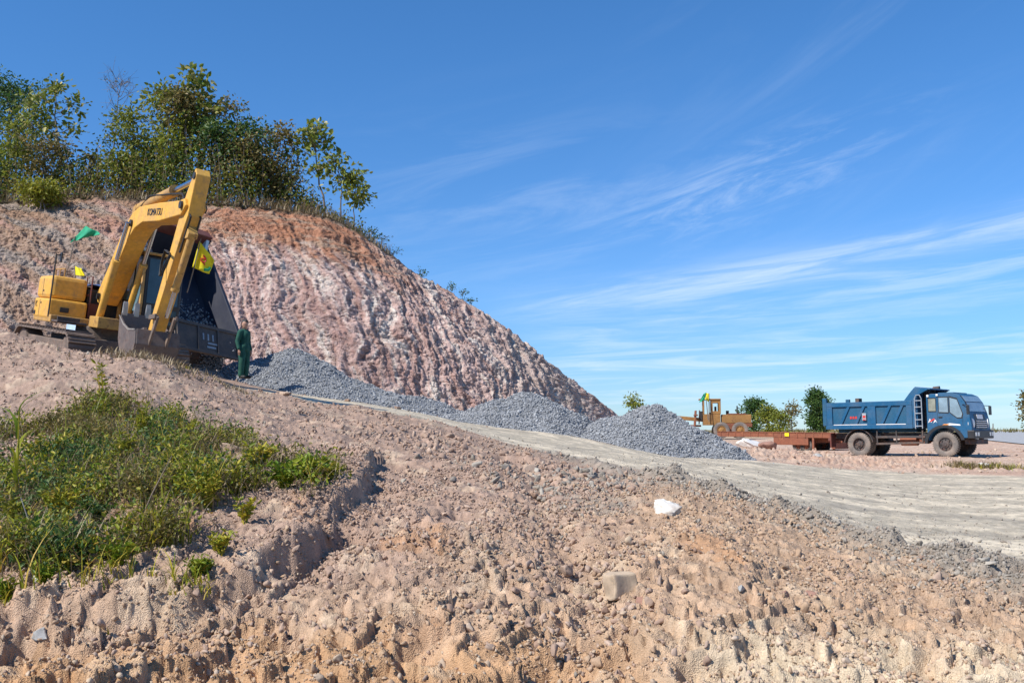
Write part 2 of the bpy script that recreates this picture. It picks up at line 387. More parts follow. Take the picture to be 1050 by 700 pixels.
# the near edge of the haul road
edge = np.array([P(*a)[:2] for a in [(20, 342, 19), (190, 378, 19), (300, 407, 21), (420, 427, 20.2), (500, 446, 19.2), (560, 459, 17.6), (640, 481, 14), (700, 493, 12.6),
        (760, 507, 11.5), (830, 531, 10), (900, 553, 9.1), (1000, 579, 8.2), (1050, 590, 7.9), (1350, 640, 7.5)]])
def edge_d(x, y):
    d = y - np.interp(x, edge[:, 0], edge[:, 1])
    return d * np.interp(x, [-1, 1, 2, 4], [.95, .65, .6, .75])
def ground_parts(x, y):
    z = base_z(x, y)
    d = edge_d(x, y) + .25 * fbm(x * .9, y * .9, 3, 5)
    near = ss(60, 20, y)
    bank = ss(.15, -.4, d)                                   # loose rubble bank below the road
    wind = np.exp(-((d + .5) / .42) ** 2) * ss(-.5, 1.5, x)  # gravel windrow along the road edge
    n1 = fbm(x * .55, y * .55, 4, 11); n2 = fbm(x * 1.7, y * 1.7, 4, 23); n3 = fbm(x * 6.5, y * 6.5, 4, 37, .6); n4 = fbm(x * 24, y * 24, 3, 51, .7)
    rough = (.25 + .75 * bank) * (1 - .6 * wind)
    farfade = ss(45, 14, y)
    z = z + (.09 * n1 * near + .042 * n2 * near) * (.3 + .7 * bank) + .010 * n3 * rough * (.35 + .65 * farfade) + (.007 * n4 + .0035 * fbm(x * 63, y * 63, 2, 53) * (y < 10)) * rough * ss(18, 8, y)
    pm = (y > 4.5) & (y < 22); qx, qy = x[pm], y[pm]; wx = qx + .05 * n3[pm] + .04 * n2[pm]; wy = qy + .05 * n4[pm] * .5 + .04 * n2[pm]
    c1 = cells(wx * 4.2, wy * 4.2, 601); c2 = cells(wx * 10.5, wy * 10.5, 602); c3 = cells(wx * 24, wy * 24, 603) * ss(12, 8, qy)
    zz_ = np.zeros(x.shape); zz_[pm] = (.036 * c1 * ss(-.1, .3, n1[pm] + .4 * n2[pm]) + .026 * c2 + .012 * c3) * rough[pm] * ss(22, 17, qy); z = z + zz_
    # small ledges where the bank has been scraped
    q = n1 * .6 + n2 * .5 + z * .9
    led = q * 3.2; st = np.floor(led) + ss(.70, .92, led - np.floor(led) + .12 * n3) - led
    low = ss(8.2, 6.0, y)
    z = z + .10 * st * low * bank
    z = z + .08 * wind * (1 + 1.1 * n2 + .15 * n3) * ss(30, 15, y)
    # wheel ruts along the road
    road = ss(-.1, .4, d) * ss(40, 20, y)
    z = z - .014 * road * np.clip(pn(d * 1.6, x * .08, 71), 0, 1) + .006 * road * fbm(x * 5, y * 5, 3, 73) * ss(30, 12, y)
    z = z + macro(x, y)
    # hollow scraped under the shrubs
    hx, hy = HOL
    hq = np.exp(-(((x - hx) / .42) ** 2 + ((y - hy) / .34) ** 2))
    z = z - .26 * hq
    # humps of spoil around the truck
    sp = ss(2.5, 6, x) * ss(27, 32, y) * ss(80, 55, y) * ss(14.5, 12.5, x + (y - 40) * .2)
    z = z + sp * (.13 * n2 + .09 * n3)
    return z, d, bank, wind, n1, n2, n3, n4, road
def G0(px, py, y0=4.8, y1=60):
    Y = np.geomspace(y0, y1, 500); pts = np.array([P(px, py, v) for v in Y]); hit = np.where(pts[:, 2] < base_z(pts[:, 0], pts[:, 1]))[0]
    return pts[hit[0] if len(hit) else -1]
HOL = G0(352, 530)[:2]
SCARP = np.array([G0(*q)[:2] for q in [(385, 470), (368, 505), (335, 540), (300, 562), (255, 590), (205, 606), (130, 622), (60, 632), (-20, 640), (-120, 650)]])
GULLY = np.array([G0(*q)[:2] for q in [(545, 485), (560, 520), (585, 560), (612, 610), (600, 650), (570, 700)]])
PITS = [(G0(*q)[:2], r_, d_) for q, r_, d_ in [((22, 648), .20, .16), ((170, 688), .22, .16), ((428, 664), .20, .13), ((720, 684), .22, .17), ((775, 664), .14, .12), ((560, 668), .16, .14), ((640, 655), .16, .12),
        ((940, 672), .25, .10), ((300, 640), .2, .10), ((465, 520), .25, .12), ((520, 470), .45, .2), ((545, 478), .4, .18), ((850, 640), .2, .08), ((90, 665), .2, .12), ((235, 660), .2, .1)]]
def seg_dist(x, y, pl):
    best = np.full(x.shape, 1e9); sg = np.zeros(x.shape)
    for a, b in zip(pl[:-1], pl[1:]):
        d = b - a; t = np.clip(((x - a[0]) * d[0] + (y - a[1]) * d[1]) / (d @ d), 0, 1)
        qx, qy = x - a[0] - t * d[0], y - a[1] - t * d[1]; r = np.hypot(qx, qy); m = r < best
        best = np.where(m, r, best); sg = np.where(m, np.sign(d[0] * (y - a[1]) - d[1] * (x - a[0])), sg)
    return best, sg
def macro(x, y):
    out = np.zeros(x.shape); m = (y > 4) & (y < 26) & (np.abs(x) < 12)
    X, Y = x[m], y[m]
    wx = X + .10 * fbm(X * 3, Y * 3, 3, 501); wy = Y + .10 * fbm(X * 3, Y * 3, 3, 502)
    r, sg = seg_dist(wx, wy, SCARP); sd = r * -sg            # positive above the scarp
    amp = .62 + .5 * fbm(X * 1.1, Y * 1.1, 2, 503)
    z = .20 * amp * (ss(-.05, .10, sd) - .5) * np.exp(-(r / .75) ** 2) * 1.5
    r, _ = seg_dist(wx, wy, GULLY); z = z - .13 * np.exp(-(r / .22) ** 2)
    for c, rad, dep in PITS:
        q = np.hypot(wx - c[0], (wy - c[1]) * 1.0) / rad; z = z - dep * ss(1.15, .55, q)
    out[m] = z; return out
def ground_z(x, y): return ground_parts(np.asarray(x, float), np.asarray(y, float))[0]
def G(px, py, y0=4.8, y1=200):
    """where the sight line through a place of the frame meets the ground"""
    Y = np.geomspace(y0, y1, 700)
    pts = np.array([P(px, py, v) for v in Y])
    gz = base_z(pts[:, 0], pts[:, 1])
    hit = np.where(pts[:, 2] < gz)[0]
    i = hit[0] if len(hit) else len(Y) - 1
    p = pts[i].copy(); p[2] = float(ground_z(p[0:1], p[1:2])[0]); return p

SPL = G0(600, 512)[:2]
def ground_colour(x, y, z, d, bank, wind, n1, n2, n3, n4, road):
    L = lambda c: np.array(c)[None, :]
    m = lambda a, b, t: a * (1 - t[:, None]) + b * t[:, None]
    pink = L((.39, .272, .208)); tan = L((.465, .32, .213)); cream = L((.60, .485, .345)); orange = L((.42, .225, .115))
    grey = L((.27, .24, .20)); dust = L((.66, .565, .425)); roadc = L((.49, .425, .325)); spoil = L((.56, .41, .31)); scrub = L((.26, .22, .13))
    c = np.repeat(pink, len(x), 0)
    t = ss(-1.2, 1.2, x + .9 * n1 - (y - 7.5) * .35); c = m(c, np.repeat(tan, len(x), 0), t * .85)
    t = ss(7.0, 5.7, y + .7 * n1); c = m(c, np.repeat(tan, len(x), 0), t * .8)
    t = ss(6.2, 5.5, y + .45 * n2 + .3 * n1) * ss(.3, 1.6, x + .5 * n1); c = m(c, np.repeat(cream, len(x), 0), t * .95)
    t = ss(.25, .65, n1 + .6 * n2) * ss(9.5, 7, y); c = m(c, np.repeat(orange, len(x), 0), t * .6)
    t = ss(6.15, 5.6, y + .35 * n2 + .25 * n1) * ss(1.2, -.3, x + .6 * n1); c = m(c, np.repeat(L((.47, .275, .14)), len(x), 0), t * .75)
    t = ss(.2, .6, pn(x * 2.3 + 7, y * 2.3, 91) + .4 * n3) * bank; c = m(c, np.repeat(cream, len(x), 0), t * .35)
    spill = np.exp(-((d + .55) / .95) ** 2) * ss(-1.0, .8, x) * (.75 + .8 * n2 + .4 * n1)
    c = m(c, np.repeat(grey, len(x), 0), np.clip(spill * .95, 0, .85))
    sp2 = ss(.75, .2, np.hypot((x - SPL[0]) / 1.1, (y - SPL[1]) / 1.6) + .35 * n2); c = m(c, np.repeat(grey * 1.05, len(x), 0), sp2 * .6 * bank)
    rd = ss(-.15 + .5 * ss(0, 2, x), .25 + .75 * ss(0, 2, x), d) * ss(-7.5, -5.5, x)
    lane = pn(d * 1.1, x * .07 + y * .02, 71) * .8 + .35 * n2
    rc = m(np.repeat(roadc, len(x), 0), np.repeat(dust, len(x), 0), ss(-.15, .35, lane))
    rc = m(rc, np.repeat(grey, len(x), 0), ss(.25, .7, fbm(x * .5, y * .8, 4, 77)) * .4); rc = rc * (1 + .10 * fbm(x * 2.2, y * 3.5, 3, 79))[:, None]
    c = m(c, rc, rd)
    far = ss(-.6, .6, y - np.interp(x, [0, 6.3, 9.6, 13.5, 30], [25, 26, 28.5, 26.0, 33]) + 1.2 * n1)
    sc = m(np.repeat(spoil, len(x), 0), np.repeat(L((.46, .28, .20)), len(x), 0), ss(-.1, .5, n1 + .5 * n2) * .6)
    c = m(c, sc, far * ss(1.5, 4, x))
    c = m(c, np.repeat(scrub, len(x), 0), ss(75, 110, y + 14 * n1) * .9)
    c = c * (1 + .16 * n3[:, None] + .10 * n2[:, None] + .08 * n4[:, None] * bank[:, None])
    return np.clip(c, .02, .9)

nu, nv = 1150, 960
uu = np.linspace(-1, 1, nu); uu = .66 * uu + .9 * np.sign(uu) * np.clip(np.abs(uu) - .83, 0, 1) ** 2 * 30
knots_t = [0, .06, .10, .52, .78, .93, 1]; knots_y = [-30, 3.2, 4.7, 9.2, 27, 110, 1500]
vv = np.linspace(0, 1, nv)
yy = np.where(vv < .10, np.interp(vv, knots_t, knots_y), np.exp(np.interp(vv, knots_t[2:], np.log(knots_y[2:]))))
U, Yg = np.meshgrid(uu, yy)
Xg = U * np.sqrt((Yg + 2) ** 2 + 25)
gx, gy = Xg.ravel(), Yg.ravel()
parts_ = ground_parts(gx, gy)
gcol = ground_colour(gx, gy, *parts_)
idx = np.arange(nu * nv).reshape(nv, nu)
gF = np.stack([idx[:-1, :-1], idx[:-1, 1:], idx[1:, 1:], idx[1:, :-1]], -1).reshape(-1, 4)
go = mesh_np('ground', np.stack([gx, gy, parts_[0]], -1), gF, M['ground'], smooth=True, col=gcol)
tag(go, 'bare pinkish tan earth bank with grey haul road', kind='structure')

# asphalt road far right
def strip(name, left, right, mat, lift=.05, n=60):
    a = np.array(left); b = np.array(right); t = np.linspace(0, 1, n)
    ia = np.stack([np.interp(t, np.linspace(0, 1, len(a)), a[:, k]) for k in (0, 1)], -1)
    ib = np.stack([np.interp(t, np.linspace(0, 1, len(b)), b[:, k]) for k in (0, 1)], -1)
    V = []
    for q in np.linspace(0, 1, 9):
        p = ia * (1 - q) + ib * q
        V.append(np.stack([p[:, 0], p[:, 1], ground_z(p[:, 0], p[:, 1]) + lift], -1))
    V = np.stack(V, 1).reshape(-1, 3)
    id_ = np.arange(n * 9).reshape(n, 9)
    F = np.stack([id_[:-1, :-1], id_[:-1, 1:], id_[1:, 1:], id_[1:, :-1]], -1).reshape(-1, 4)
    return mesh_np(name, V, F, mat, smooth=True)
tag(strip('road', [(30, 38), (27, 50), (33, 70), (44, 95), (90, 180)], [(60, 38), (50, 55), (50, 70), (58, 95), (105, 180)], M['asphalt'], .05, 160), kind='structure')

# ------------------------------------------------------------------ stones
def ico(sub, seed, jit=.22, flat=(1, .85, .7)):
    bm = bmesh.new(); bmesh.ops.create_icosphere(bm, subdivisions=sub, radius=1)
    rg = np.random.default_rng(seed)
    V = np.array([v.co[:] for v in bm.verts]); F = np.array([[v.index for v in f.verts] for f in bm.faces]); bm.free()
    # cut the ball with random planes so that it gets flat broken faces
    for k in range(13):
        n = rg.normal(size=3); n /= np.linalg.norm(n); off = rg.uniform(.30, .72)
        dd = V @ n - off; V = V - np.outer(np.clip(dd, 0, None), n)
    V = V * (1 + rg.uniform(-jit, jit, (len(V), 1)) * .35) * np.array(flat)
    return V, F
ROCK_S = [ico(1, 100 + i) for i in range(10)]
ROCK_M = [ico(2, 200 + i) for i in range(10)]
def rand_rot(n, rg):
    q = rg.normal(size=(n, 4)); q /= np.linalg.norm(q, axis=1)[:, None]
    w, x, y, z = q.T
    return np.stack([np.stack([1 - 2 * (y * y + z * z), 2 * (x * y - z * w), 2 * (x * z + y * w)], -1),
                     np.stack([2 * (x * y + z * w), 1 - 2 * (x * x + z * z), 2 * (y * z - x * w)], -1),
                     np.stack([2 * (x * z - y * w), 2 * (y * z + x * w), 1 - 2 * (x * x + y * y)], -1)], 1)
def scatter(pos, size, variants, rg):
    Vs, Fs, o = [], [], 0
    which = rg.integers(0, len(variants), len(pos))
    for k, (v, f) in enumerate(variants):
        s = np.where(which == k)[0]
        if not len(s): continue
        Rm = rand_rot(len(s), rg); sc = size[s][:, None, None] * rg.uniform(.58, 1.32, (len(s), 1, 3))
        W = np.einsum('nij,nvj->nvi', Rm, v[None] * sc) + pos[s][:, None, :]
        Vs.append(W.reshape(-1, 3)); Fs.append((f[None] + (np.arange(len(s)) * len(v))[:, None, None]).reshape(-1, 3) + o)
        o += len(s) * len(v)
    return np.concatenate(Vs), np.concatenate(Fs)

rg = np.random.default_rng(7)
def sample_area(n, y0, y1, wide=.62):
    y = np.sqrt(rg.uniform(y0 * y0, y1 * y1, n)); x = rg.uniform(-wide, wide, n) * y; return x, y
clods = {k: ([], []) for k in ('clod', 'clod_tan', 'clod_grey', 'clod_cream')}
for n, y0, y1, s0, s1 in [(60000, 5.0, 8.6, .006, .013), (42000, 5.0, 12.5, .012, .022), (40000, 5.1, 11.5, .017, .034), (30000, 9, 21, .022, .042), (3200, 5.2, 20, .038, .060), (120, 5.6, 18, .055, .085), (5200, 18, 46, .03, .07), (500, 27, 48, .07, .16)]:
    x, y = sample_area(n, y0, y1)
    pr = ground_parts(x, y); z, d, bank, wind = pr[:4]
    clump = fbm(x * 1.3, y * 1.3, 3, 301)
    keep = rg.uniform(0, 1, n) < np.where(bank > .5, np.clip(.50 + 1.1 * clump, .05, 1), np.where(y > 27, .6, .03))
    keep |= (wind > .25) & (y < 26) & (rg.uniform(0, 1, n) < .6)
    keep &= ~((d > .1) & (s1 > .05) & (y < 26))
    keep &= rg.uniform(0, 1, n) < np.where((wind > .25), 1, .85)
    x, y, z, d, bank, wind = [a[keep] for a in (x, y, z, d, bank, wind)]
    sz = s0 * (s1 / s0) ** rg.power(.8, len(x))
    pos = np.stack([x, y, z + sz * .25], -1)
    u = rg.uniform(0, 1, len(x)); t = ss(-1.2, 1.2, x - (y - 7.5) * .35)
    kind = np.where(u < np.maximum(.8 * t, .93 * ss(7.6, 6.4, y)), 1, 0)
    kind = np.where((wind > .3) & (u < .93), 2, kind); kind = np.where((y < 6.1) & (x > .8) & (u > .45), 3, kind)
    kind = np.where((d > .2) & (y < 26), 2, kind); kind = np.where((y > 27) & (x > 3) & (u < .75), 3, kind)
    kind = np.where((u > .975) & (kind < 2), 2, kind); kind = np.where((u > .74) & (u < .80) & (kind < 2), 3, kind)
    for k, nm in enumerate(clods):
        clods[nm][0].append(pos[kind == k]); clods[nm][1].append(sz[kind == k])
def extra(n, pl, wid, s0, s1, nm):
    a = np.array(pl); t = rg.uniform(0, len(a) - 1, n); i = np.minimum(t.astype(int), len(a) - 2); p = a[i] + (a[i + 1] - a[i]) * (t - i)[:, None] + rg.normal(0, wid, (n, 2))
    sz = s0 * (s1 / s0) ** rg.power(.7, n); clods[nm][0].append(np.stack([p[:, 0], p[:, 1], ground_z(p[:, 0], p[:, 1]) + sz * .3], -1)); clods[nm][1].append(sz)
extra(900, GULLY[:-1], .45, .018, .055, 'clod'); extra(160, GULLY[:-1], .5, .018, .04, 'clod_grey')
extra(700, SCARP[:7] + [.15, -.3], .3, .015, .045, 'clod'); extra(500, [G0(*q)[:2] for q in [(400, 440), (480, 462), (560, 490)]], .8, .03, .09, 'clod'); extra(260, [G0(*q)[:2] for q in [(540, 485), (620, 500)]], .7, .03, .08, 'clod_grey')
extra(160, [G0(*q)[:2] for q in [(30, 690), (300, 690), (700, 690)]], .3, .02, .05, 'clod_tan'); extra(1500, [e_ + [0, -.6] for e_ in edge[6:13]], .45, .012, .045, 'clod_grey'); extra(3000, [e_ + [0, 1.6] for e_ in edge[5:13]], 1.0, .006, .016, 'clod_grey')
names = {'clod': 'rubble', 'clod_tan': 'rubble', 'clod_grey': 'gravel', 'clod_cream': 'rubble'}
for nm, (ps, szs) in clods.items():
    ps = np.concatenate(ps); szs = np.concatenate(szs)
    big = szs > .038
    V1, F1 = scatter(ps[big], szs[big], ROCK_M, rg); V2, F2 = scatter(ps[~big], szs[~big], ROCK_S, rg)
    tag(mesh_np(names[nm], np.concatenate([V1, V2]), np.concatenate([F1, F2 + len(V1)]), M[nm]), kind='stuff')

def rock(name, px, py, sx, sy, sz, mat, label, cat='rock', rz=0, seed=0, sub=3, sink=.25, Y=None, group=None, jit=.2):
    v, f = ico(sub, 900 + seed, jit, (1, 1, 1))
    v = v * np.array([sx, sy, sz]) * .5 / .8
    n = fbm(v[:, 0] / sx * 4 + seed, v[:, 1] / sx * 4 + v[:, 2] / sx * 3, 3, 13)
    v = v * (1 + .10 * n[:, None])
    c, s_ = math.cos(rz), math.sin(rz); v = np.stack([v[:, 0] * c - v[:, 1] * s_, v[:, 0] * s_ + v[:, 1] * c, v[:, 2]], -1)
    p = G(px, py) if Y is None else P(px, py, Y)
    if Y is not None: p[2] = float(ground_z(p[0:1], p[1:2])[0])
    o = mesh_np(name, v + [0, 0, sz * (.5 - sink)], f, mat); o.location = p
    tag(o, label, cat, group); return o
rock('boulder', 685, 530, .34, .26, .22, M['pale_rock'], 'bright white rounded boulder half buried below the grey gravel edge', 'boulder', .3, 1, 4, .48)
rock('stone', 292, 408, .30, .2, .14, M['clod_cream'], 'pale flat stone lying just below the light road edge near the man', 'stone', .2, 2)
rock('stone', 44, 637, .12, .1, .09, M['grey_rock'], 'grey rounded stone at the foot of the weedy bank', 'stone', .1, 3)
rock('stone', 40, 607, .11, .08, .08, M['white_rock'], 'small white stone under the weeds above the grey rounded one', 'stone', .4, 4)
rock('stone', 657, 603, .13, .1, .07, M['red_rock'], 'small reddish stone lying in the shadow of the square block', 'stone', .5, 5)
rock('stone', 583, 573, .16, .13, .11, M['clod'], 'brown rough stone to the left of the square block', 'stone', .9, 6)
rock('stone', 830, 608, .12, .1, .11, M['red_rock'], 'dark reddish upright stone on the sandy slope', 'stone', .2, 7)
rock('stone', 802, 608, .15, .12, .1, M['red_rock'], 'broad brown stone beside the upright dark reddish one', 'stone', .7, 8)
rock('stone', 898, 553, .2, .15, .1, M['clod_grey'], 'large flat grey stone in the gravel windrow', 'stone', .3, 9)
rock('stone', 546, 481, .24, .16, .12, M['clod_cream'], 'pale stone at the shadowed lip of the road edge', 'stone', .3, 10)
rock('stone', 760, 606, .08, .06, .07, M['grey_rock'], 'small blue grey stone on the tan slope', 'stone', .3, 11)
rock('stone', 238, 470, .26, .16, .1, M['clod_cream'], 'pale angular stone on the pink slope right of the weeds', 'stone', .3, 12)
# square cut block
b = G(636, 592)
o = MB().prism([(-.09, 0), (.09, .01), (.095, .16), (-.08, .17)], -.075, .075).build('stone_block', M['block'], None, .012)
bm = bmesh.new(); bm.from_mesh(o.data); bmesh.ops.subdivide_edges(bm, edges=bm.edges, cuts=6, use_grid_fill=True)
for v in bm.verts: v.co += Vector((math.sin(v.co.z * 31 + v.co.y * 17), math.sin(v.co.x * 27 + 1), math.sin(v.co.x * 23 + v.co.y * 29))) * .008
bm.to_mesh(o.data); bm.free()
o.matrix_world = frame(b + [0, -.03, .015], R(24), R(4), R(-5))
tag(o, 'square tan cut stone block standing on the rubble slope', 'stone block')

# ------------------------------------------------------------------ the cut hill
hk = [  # base (px, py, D), crest (px, py, D)
 ((-650, 395, 30), (-650, 190, 38)), ((-300, 380, 31), (-320, 196, 39)), ((-100, 372, 32), (-110, 201, 40)), ((0, 368, 32.5), (0, 208, 40.5)), ((100, 374, 33.5), (100, 203, 41)),
 ((200, 390, 34), (200, 209, 41.5)), ((290, 404, 34.5), (290, 215, 42)), ((365, 414, 35), (340, 224, 42.5)), ((425, 421, 36), (383, 250, 43.2)),
 ((478, 425, 37), (432, 283, 44.2)), ((528, 430, 38.5), (500, 323, 45.5)), ((568, 434, 41), (568, 374, 47)), ((604, 437, 44), (606, 404, 48.5)),
 ((640, 441, 48), (638, 429, 50)), ((668, 447, 52), (668, 444, 52.6))]
hb = np.array([P(*a) for a, b in hk]); hc = np.array([P(*b) for a, b in hk])
hb[:, 2] -= .7
def resample(pts, n):
    d = np.concatenate([[0], np.cumsum(np.linalg.norm(np.diff(hc, axis=0), axis=1))]); t = np.linspace(0, d[-1], n)
    # smooth Catmull-like resampling through cubic Hermite
    m = np.gradient(pts, d, axis=0)
    i = np.clip(np.searchsorted(d, t, 'right') - 1, 0, len(d) - 2); h = (d[i + 1] - d[i]); u = ((t - d[i]) / h)[:, None]; h = h[:, None]
    return (2 * u**3 - 3 * u**2 + 1) * pts[i] + (u**3 - 2 * u**2 + u) * h * m[i] + (-2 * u**3 + 3 * u**2) * pts[i + 1] + (u**3 - u**2) * h * m[i + 1], t
NS, NTF = 1250, 330
hB, sl = resample(hb, NS); hC, _ = resample(hc, NS)
tf = np.linspace(0, 1, NTF)
ah = tf ** 1.25; bv = 1 - (1 - tf) ** 1.2
Fx = hB[:, None, :] + (hC - hB)[:, None, :] * np.stack([ah, ah, bv], -1)[None]
S_, T_ = np.meshgrid(sl, tf, indexing='ij')
fh = np.linalg.norm(hC - hB, axis=1)[:, None]; TT = T_ * fh         # metres up the face
tang = np.gradient(hB, axis=0); nrm = np.stack([tang[:, 1], -tang[:, 0], 0 * tang[:, 0]], -1); nrm /= np.linalg.norm(nrm, axis=1)[:, None]
sk = S_ + TT * .24                                                   # beds lean to the left going up
wv = .8 * fbm(S_ * .25, TT * .25, 3, 3)
gul = 1 - np.abs(fbm((sk + wv) * .55, TT * .11, 4, 61)) * 2
g2 = fbm((sk + wv) * 2.5, TT * .24, 4, 62, .62); g3 = fbm(S_ * 3.4 + TT * .8, TT * 4.2, 4, 63, .6); blocks = fbm(S_ * 1.1, TT * 1.4 + .3 * S_, 3, 64)
crk = np.clip(1 - np.abs(fbm((sk + wv) * 2.6, TT * 1.7, 4, 65, .6)) * 5, 0, 1); crk2 = np.clip(1 - np.abs(fbm(S_ * .8 + TT * .5, TT * 3.2 + .8 * S_, 4, 66, .6)) * 6, 0, 1)
endf = ss(sl[-1], sl[-1] - 9, S_)
top = ss(.80, .97, T_ + .05 * blocks)
edgef = ss(0, .12, 1 - T_)
disp = (.15 * gul + .085 * g2 + .045 * g3 + .07 * blocks - .05 * crk - .07 * crk2) * (.25 + .75 * endf) * (.35 + .65 * edgef)
Fx = Fx + nrm[:, None, :] * disp[..., None]
Fx[..., 2] += (.05 * g3 + .08 * blocks) * edgef * (.3 + .7 * endf) + .12 * g2 * (1 - edgef) * endf
mixc = lambda a, b, t: a * (1 - t[..., None]) + b * t[..., None]
one = np.ones(S_.shape + (1,))
rock_p = np.array((.53, .375, .33)) * one; rock_w = np.array((.68, .59, .515)) * one; rock_r = np.array((.36, .205, .17)) * one
soil = np.array((.37, .168, .092)) * one; tanb = np.array((.36, .24, .165)) * one; greyb = np.array((.50, .415, .345)) * one
wmask = ss(-.05, .65, .40 * fbm((sk + wv) * .8, TT * .16, 3, 71, .6) + .95 * fbm((sk + wv) * 4.2, TT * .38, 4, 171, .68) + .35 * g3 - .02)
rmask = ss(.10, .55, .7 * fbm((sk + wv) * .75 + 9, TT * .14, 4, 72, .6) + .6 * fbm((sk + wv) * 2.3 + 4, TT * .22, 4, 172, .6) + .25 * g3)
hcx = mixc(rock_p, rock_w, wmask); hcx = mixc(hcx, rock_r, rmask * .7); hcx = mixc(hcx, rock_r * .9, np.maximum(crk, crk2) * .35)
s380 = sl[int(np.argmin(np.abs(proj(hC)[0] - 385)))]; s150 = sl[int(np.argmin(np.abs(proj(hC)[0] - 165)))]; s560 = sl[int(np.argmin(np.abs(proj(hC)[0] - 540)))]
hcx = mixc(hcx, greyb, ss(s380 + 1, s560 + 2, S_ + blocks) * .55 * (1 - .5 * rmask))
topw = ss(.60, .76, T_ + .07 * blocks + .04 * g2) * ss(s380 + 2.5, s380 - 2, S_ + 2 * (T_ - .9))
hcx = mixc(hcx, mixc(soil, tanb, ss(-.1, .5, fbm(S_ * .3, TT * 2.2, 3, 75))), topw * .9)
lft = ss(s150 + 2.5, s150 - 3, S_ + 2 * blocks)
lc_ = mixc(mixc(tanb * .92, greyb * .66, ss(-.1, .4, fbm((S_ + TT * .9) * .9, (TT - S_ * .4) * .25, 4, 77))), rock_r * 1.35, ss(.1, .5, fbm((S_ + TT * .9) * .7, TT * .2, 4, 78)) * .6)
hcx = mixc(hcx, lc_, lft * .85)
litter = np.array((.15, .11, .065)) * one
hcx = mixc(hcx, litter, ss(.93, .985, T_ + .03 * g2) * .8 * ss(s560, s380, S_))
hcx = np.clip(hcx * (1 + .10 * g3[..., None] + .10 * g2[..., None]), .02, .85)
# plateau behind the crest
pb = [(1.2, .12), (3, .25), (7, .3), (14, -.4), (25, -2.5), (45, -7)]
fall = ss(s380 - 3, s560, sl)
rows = []
for dy, dz in pb:
    q = hC.copy(); q[:, 1] += dy; q[:, 0] += dy * .1
    q[:, 2] += dz - fall * (dy * .5) ; q[:, 2] += .15 * fbm(q[:, 0] * .4, q[:, 1] * .4, 3, 80); rows.append(q)
Pl = np.stack(rows, 1)
HV = np.concatenate([Fx, Pl], 1); nrow = HV.shape[1]
pc_ = np.array((.20, .15, .085)) * np.ones(Pl.shape[:2] + (1,))
pc_ = pc_ * (1 - fall[:, None, None]) + np.array((.33, .24, .18)) * fall[:, None, None]
HC = np.concatenate([hcx, pc_], 1)
hi = np.arange(NS * nrow).reshape(NS, nrow)
hF = np.stack([hi[:-1, :-1], hi[1:, :-1], hi[1:, 1:], hi[:-1, 1:]], -1).reshape(-1, 4)
tag(mesh_np('hill', HV.reshape(-1, 3), hF, M['hill'], smooth=True, col=HC.reshape(-1, 3)), 'cut hillside of pink and white rock under red soil', kind='structure')
def crest(px):
    k = int(np.argmin(np.abs(proj(hC)[0] - px))); return hC[k].copy(), k

# ------------------------------------------------------------------ gravel piles
def pile(px, py, D, h, rx, ry, rot, seed, label, n, peakpow=1.15, skew=(0, 0), s0=.028, s1=.06):
    rgp = np.random.default_rng(seed)
    top_ = P(px, py, D)
    def height(qx, qy):            # qx,qy in unit-disc coordinates
        r = np.sqrt((qx - skew[0] * (1 - qx * qx - qy * qy)) ** 2 + (qy - skew[1] * (1 - qx * qx - qy * qy)) ** 2)
        a = np.arctan2(qy, qx); r = r * (1 + .10 * pn(np.cos(a) * 1.7 + seed, np.sin(a) * 1.7, seed))
        hh = np.clip(1 - r, 0, 1) ** peakpow
        return hh - .06 * np.exp(-(r / .12) ** 2) - .04 * ss(.8, 1.05, r)
    cs, sn = math.cos(rot), math.sin(rot)
    cz = top_[2] - h
    gx0, gy0 = top_[0] - (skew[0] * rx * cs - skew[1] * ry * sn), top_[1] - (skew[0] * rx * sn + skew[1] * ry * cs)
    def W(qx, qy):
        lx, ly = qx * rx, qy * ry
        x = gx0 + lx * cs - ly * sn; y = gy0 + lx * sn + ly * cs
        g = base_z(x, y); H = height(qx, qy)
        z = g + (top_[2] - base_z(np.array([top_[0]]), np.array([top_[1]]))[0]) * H + (.11 * fbm(x * 1.1, y * 1.1, 3, seed) + .035 * fbm(x * 4, y * 4, 2, seed + 3)) * ss(0, .12, H)
        return np.stack([x, y, z], -1)
    rr = np.linspace(0, 1.08, 46); aa = np.linspace(0, 2 * math.pi, 110, endpoint=False)
    Rr, Aa = np.meshgrid(rr, aa, indexing='ij')
    V = W((Rr * np.cos(Aa)).ravel(), (Rr * np.sin(Aa)).ravel())
    i_ = np.arange(46 * 110).reshape(46, 110); F = np.stack([i_[:-1], np.roll(i_, -1, 1)[:-1], np.roll(i_, -1, 1)[1:], i_[1:]], -1).reshape(-1, 4)
    o = mesh_np('gravel_pile', V - [gx0, gy0, cz], F, M['gravel_fines'], smooth=True); o.location = (gx0, gy0, cz)
    q = rgp.uniform(-1.12, 1.12, (n * 2, 2)); rq = np.hypot(q[:, 0], q[:, 1]); q = q * 1.0; q = q[(rq < 1.0) | ((rq < 1.45) & (rgp.uniform(0, 1, len(q)) < .35 * np.exp(-(rq - 1) * 7)))][:n]
    ps = W(q[:, 0], q[:, 1]); sz = s0 * (s1 / s0) ** rgp.power(.9, len(q)); sz *= np.where(rgp.uniform(0, 1, len(q)) < .05, 1.6, 1); ps[:, 2] += sz * .3
    V, F = scatter(ps, sz, ROCK_S, rgp)
    mesh_np('loose_stones', V - [gx0, gy0, cz], F, M['gravel'], o)
    return tag(o, label, 'gravel pile', 'piles of crushed stone along the road')
